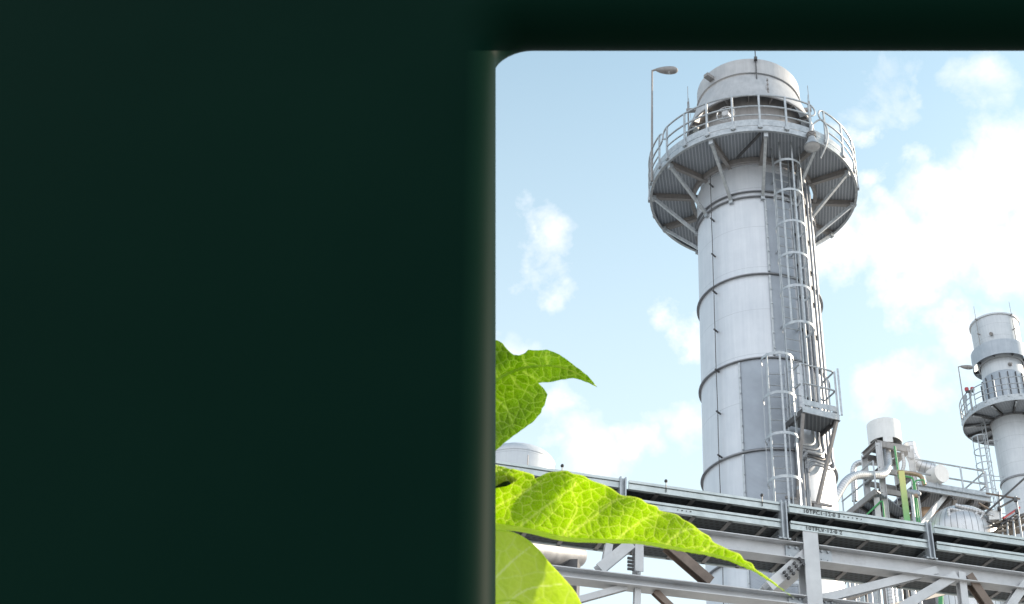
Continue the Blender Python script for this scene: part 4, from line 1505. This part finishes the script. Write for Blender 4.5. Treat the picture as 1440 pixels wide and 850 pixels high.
mid_leaf = [(630, 640), (660, 645), (690, 652), (720, 660), (748, 668), (752, 674), (770, 666), (784, 664), (797, 663), (805, 667), (820, 670), (832, 677), (847, 682), (860, 688), (873, 697), (888, 699), (900, 702), (910, 709), (923, 713), (928, 719), (950, 724), (960, 731), (973, 738), (985, 748), (997, 755), (1003, 763), (1017, 770), (1027, 775), (1040, 780), (1046, 788), (1057, 793), (1062, 801), (1073, 808), (1093, 823), (1118, 842),
            (1087, 821), (1060, 804), (1027, 790), (993, 781), (943, 773), (900, 765), (847, 763), (793, 761), (740, 749), (690, 741), (630, 733)]
leaf(mid_leaf, 'leaf', d_mid,
     veins=[[(668, 738), (700, 712), (742, 690), (768, 672)], [(726, 745), (762, 716), (800, 690), (822, 676)], [(795, 757), (828, 732), (862, 706), (880, 700)], [(865, 761), (888, 742), (912, 728), (940, 722)], [(935, 769), (950, 753), (972, 744), (990, 752)], [(985, 778), (1000, 768), (1018, 772)], [(788, 758), (800, 738), (812, 715), (805, 690), (812, 676)]],
     rib=[(630, 731), (690, 739), (740, 746), (793, 758), (847, 761), (900, 763), (943, 770), (993, 779), (1027, 787), (1060, 802), (1087, 819)], rib_r=.007, teeth=.35, rim=mid_leaf[3:34], label='long bright yellow green leaf tapering to a thin tip')


def d_up(x, y): return LY + .12 + .03 * sin((x - 640) / 45.0) + .018 * sin(x / 21.0 + y / 17.0) + .0006 * (y - 540)


up_leaf = [(630, 500), (660, 484), (675, 479), (691, 478), (700, 479), (707, 483), (713, 491), (722, 499), (730, 500), (738, 497), (741, 494), (743, 492), (757, 493), (769, 492), (778, 495), (787, 499), (796, 505), (805, 512), (816, 520), (826, 528), (834, 537), (840, 545), (832, 541), (818, 535), (806, 532), (789, 534), (778, 537), (771, 538), (757, 539), (761, 543), (765, 547), (770, 555), (768, 562), (766, 570), (762, 575), (761, 581), (748, 595), (738, 602), (727, 610), (712, 621), (699, 632), (687, 645), (670, 657), (630, 660)]
leaf(up_leaf, 'leaf_up', d_up,
     veins=[[(700, 532), (694, 512), (700, 495)], [(740, 516), (736, 506), (734, 499)], [(770, 512), (768, 502), (769, 494)], [(720, 530), (730, 545), (752, 556)], [(690, 555), (712, 575), (722, 600)], [(678, 565), (690, 598), (700, 620)], [(736, 523), (752, 532), (764, 537)]],
     rib=[(630, 580), (660, 560), (690, 540), (720, 523), (750, 516), (785, 516), (812, 526), (838, 543)], rib_r=.006, teeth=.3, label='lobed leaf with long curved tip above the others')


def d_lo(x, y): return LY - .18 + .05 * sin((x - 640) / 60.0) - .0006 * (y - 800)


lo_leaf = [(630, 752), (690, 744), (720, 749), (743, 761), (760, 777), (773, 793), (790, 811), (807, 831), (817, 850), (826, 880), (830, 930), (800, 990), (720, 1010), (630, 990)]
leaf(lo_leaf, 'leaf_soft', d_lo, veins=[[(700, 860), (740, 830), (790, 822)], [(690, 820), (720, 790), (745, 770)]], rib=[(630, 900), (690, 850), (740, 850), (790, 900)], rib_r=.004, rim=lo_leaf[1:11], label='broad pale leaf at the bottom')
dk_leaf = [(630, 660), (668, 660), (690, 662), (712, 667), (731, 675), (712, 684), (690, 688), (660, 690), (630, 690)]
leaf(dk_leaf, 'leaf_dark', lambda x, y: LY - .06, label='small dark folded leaf between the larger ones')
stx = plant.location.x
for dep, (x, y) in ((d_mid, (632, 732)), (d_up, (632, 580)), (d_lo, (634, 890)), (lambda x, y: LY - .06, (634, 675))):
    a = P(x, y, dep(x, y))
    b = Vector((stx, 2.75, a.z - .14))
    MB().tube(smooth_path([b, b.lerp(a, .5) + Vector((0, 0, .04)), a], 5), .006, 8).build('leaf_stalk', 'stem', plant, True)
MB().tube(smooth_path([(stx - .05, 2.78, 0), (stx + .02, 2.76, .8), (stx - .02, 2.74, 1.7), (stx, 2.75, 2.4), (stx + .01, 2.75, P(632, 560, 2.75).z)], 6), [.018 - .011 * i / 24 for i in range(25)], 10).build('stem', 'stem', plant, True)
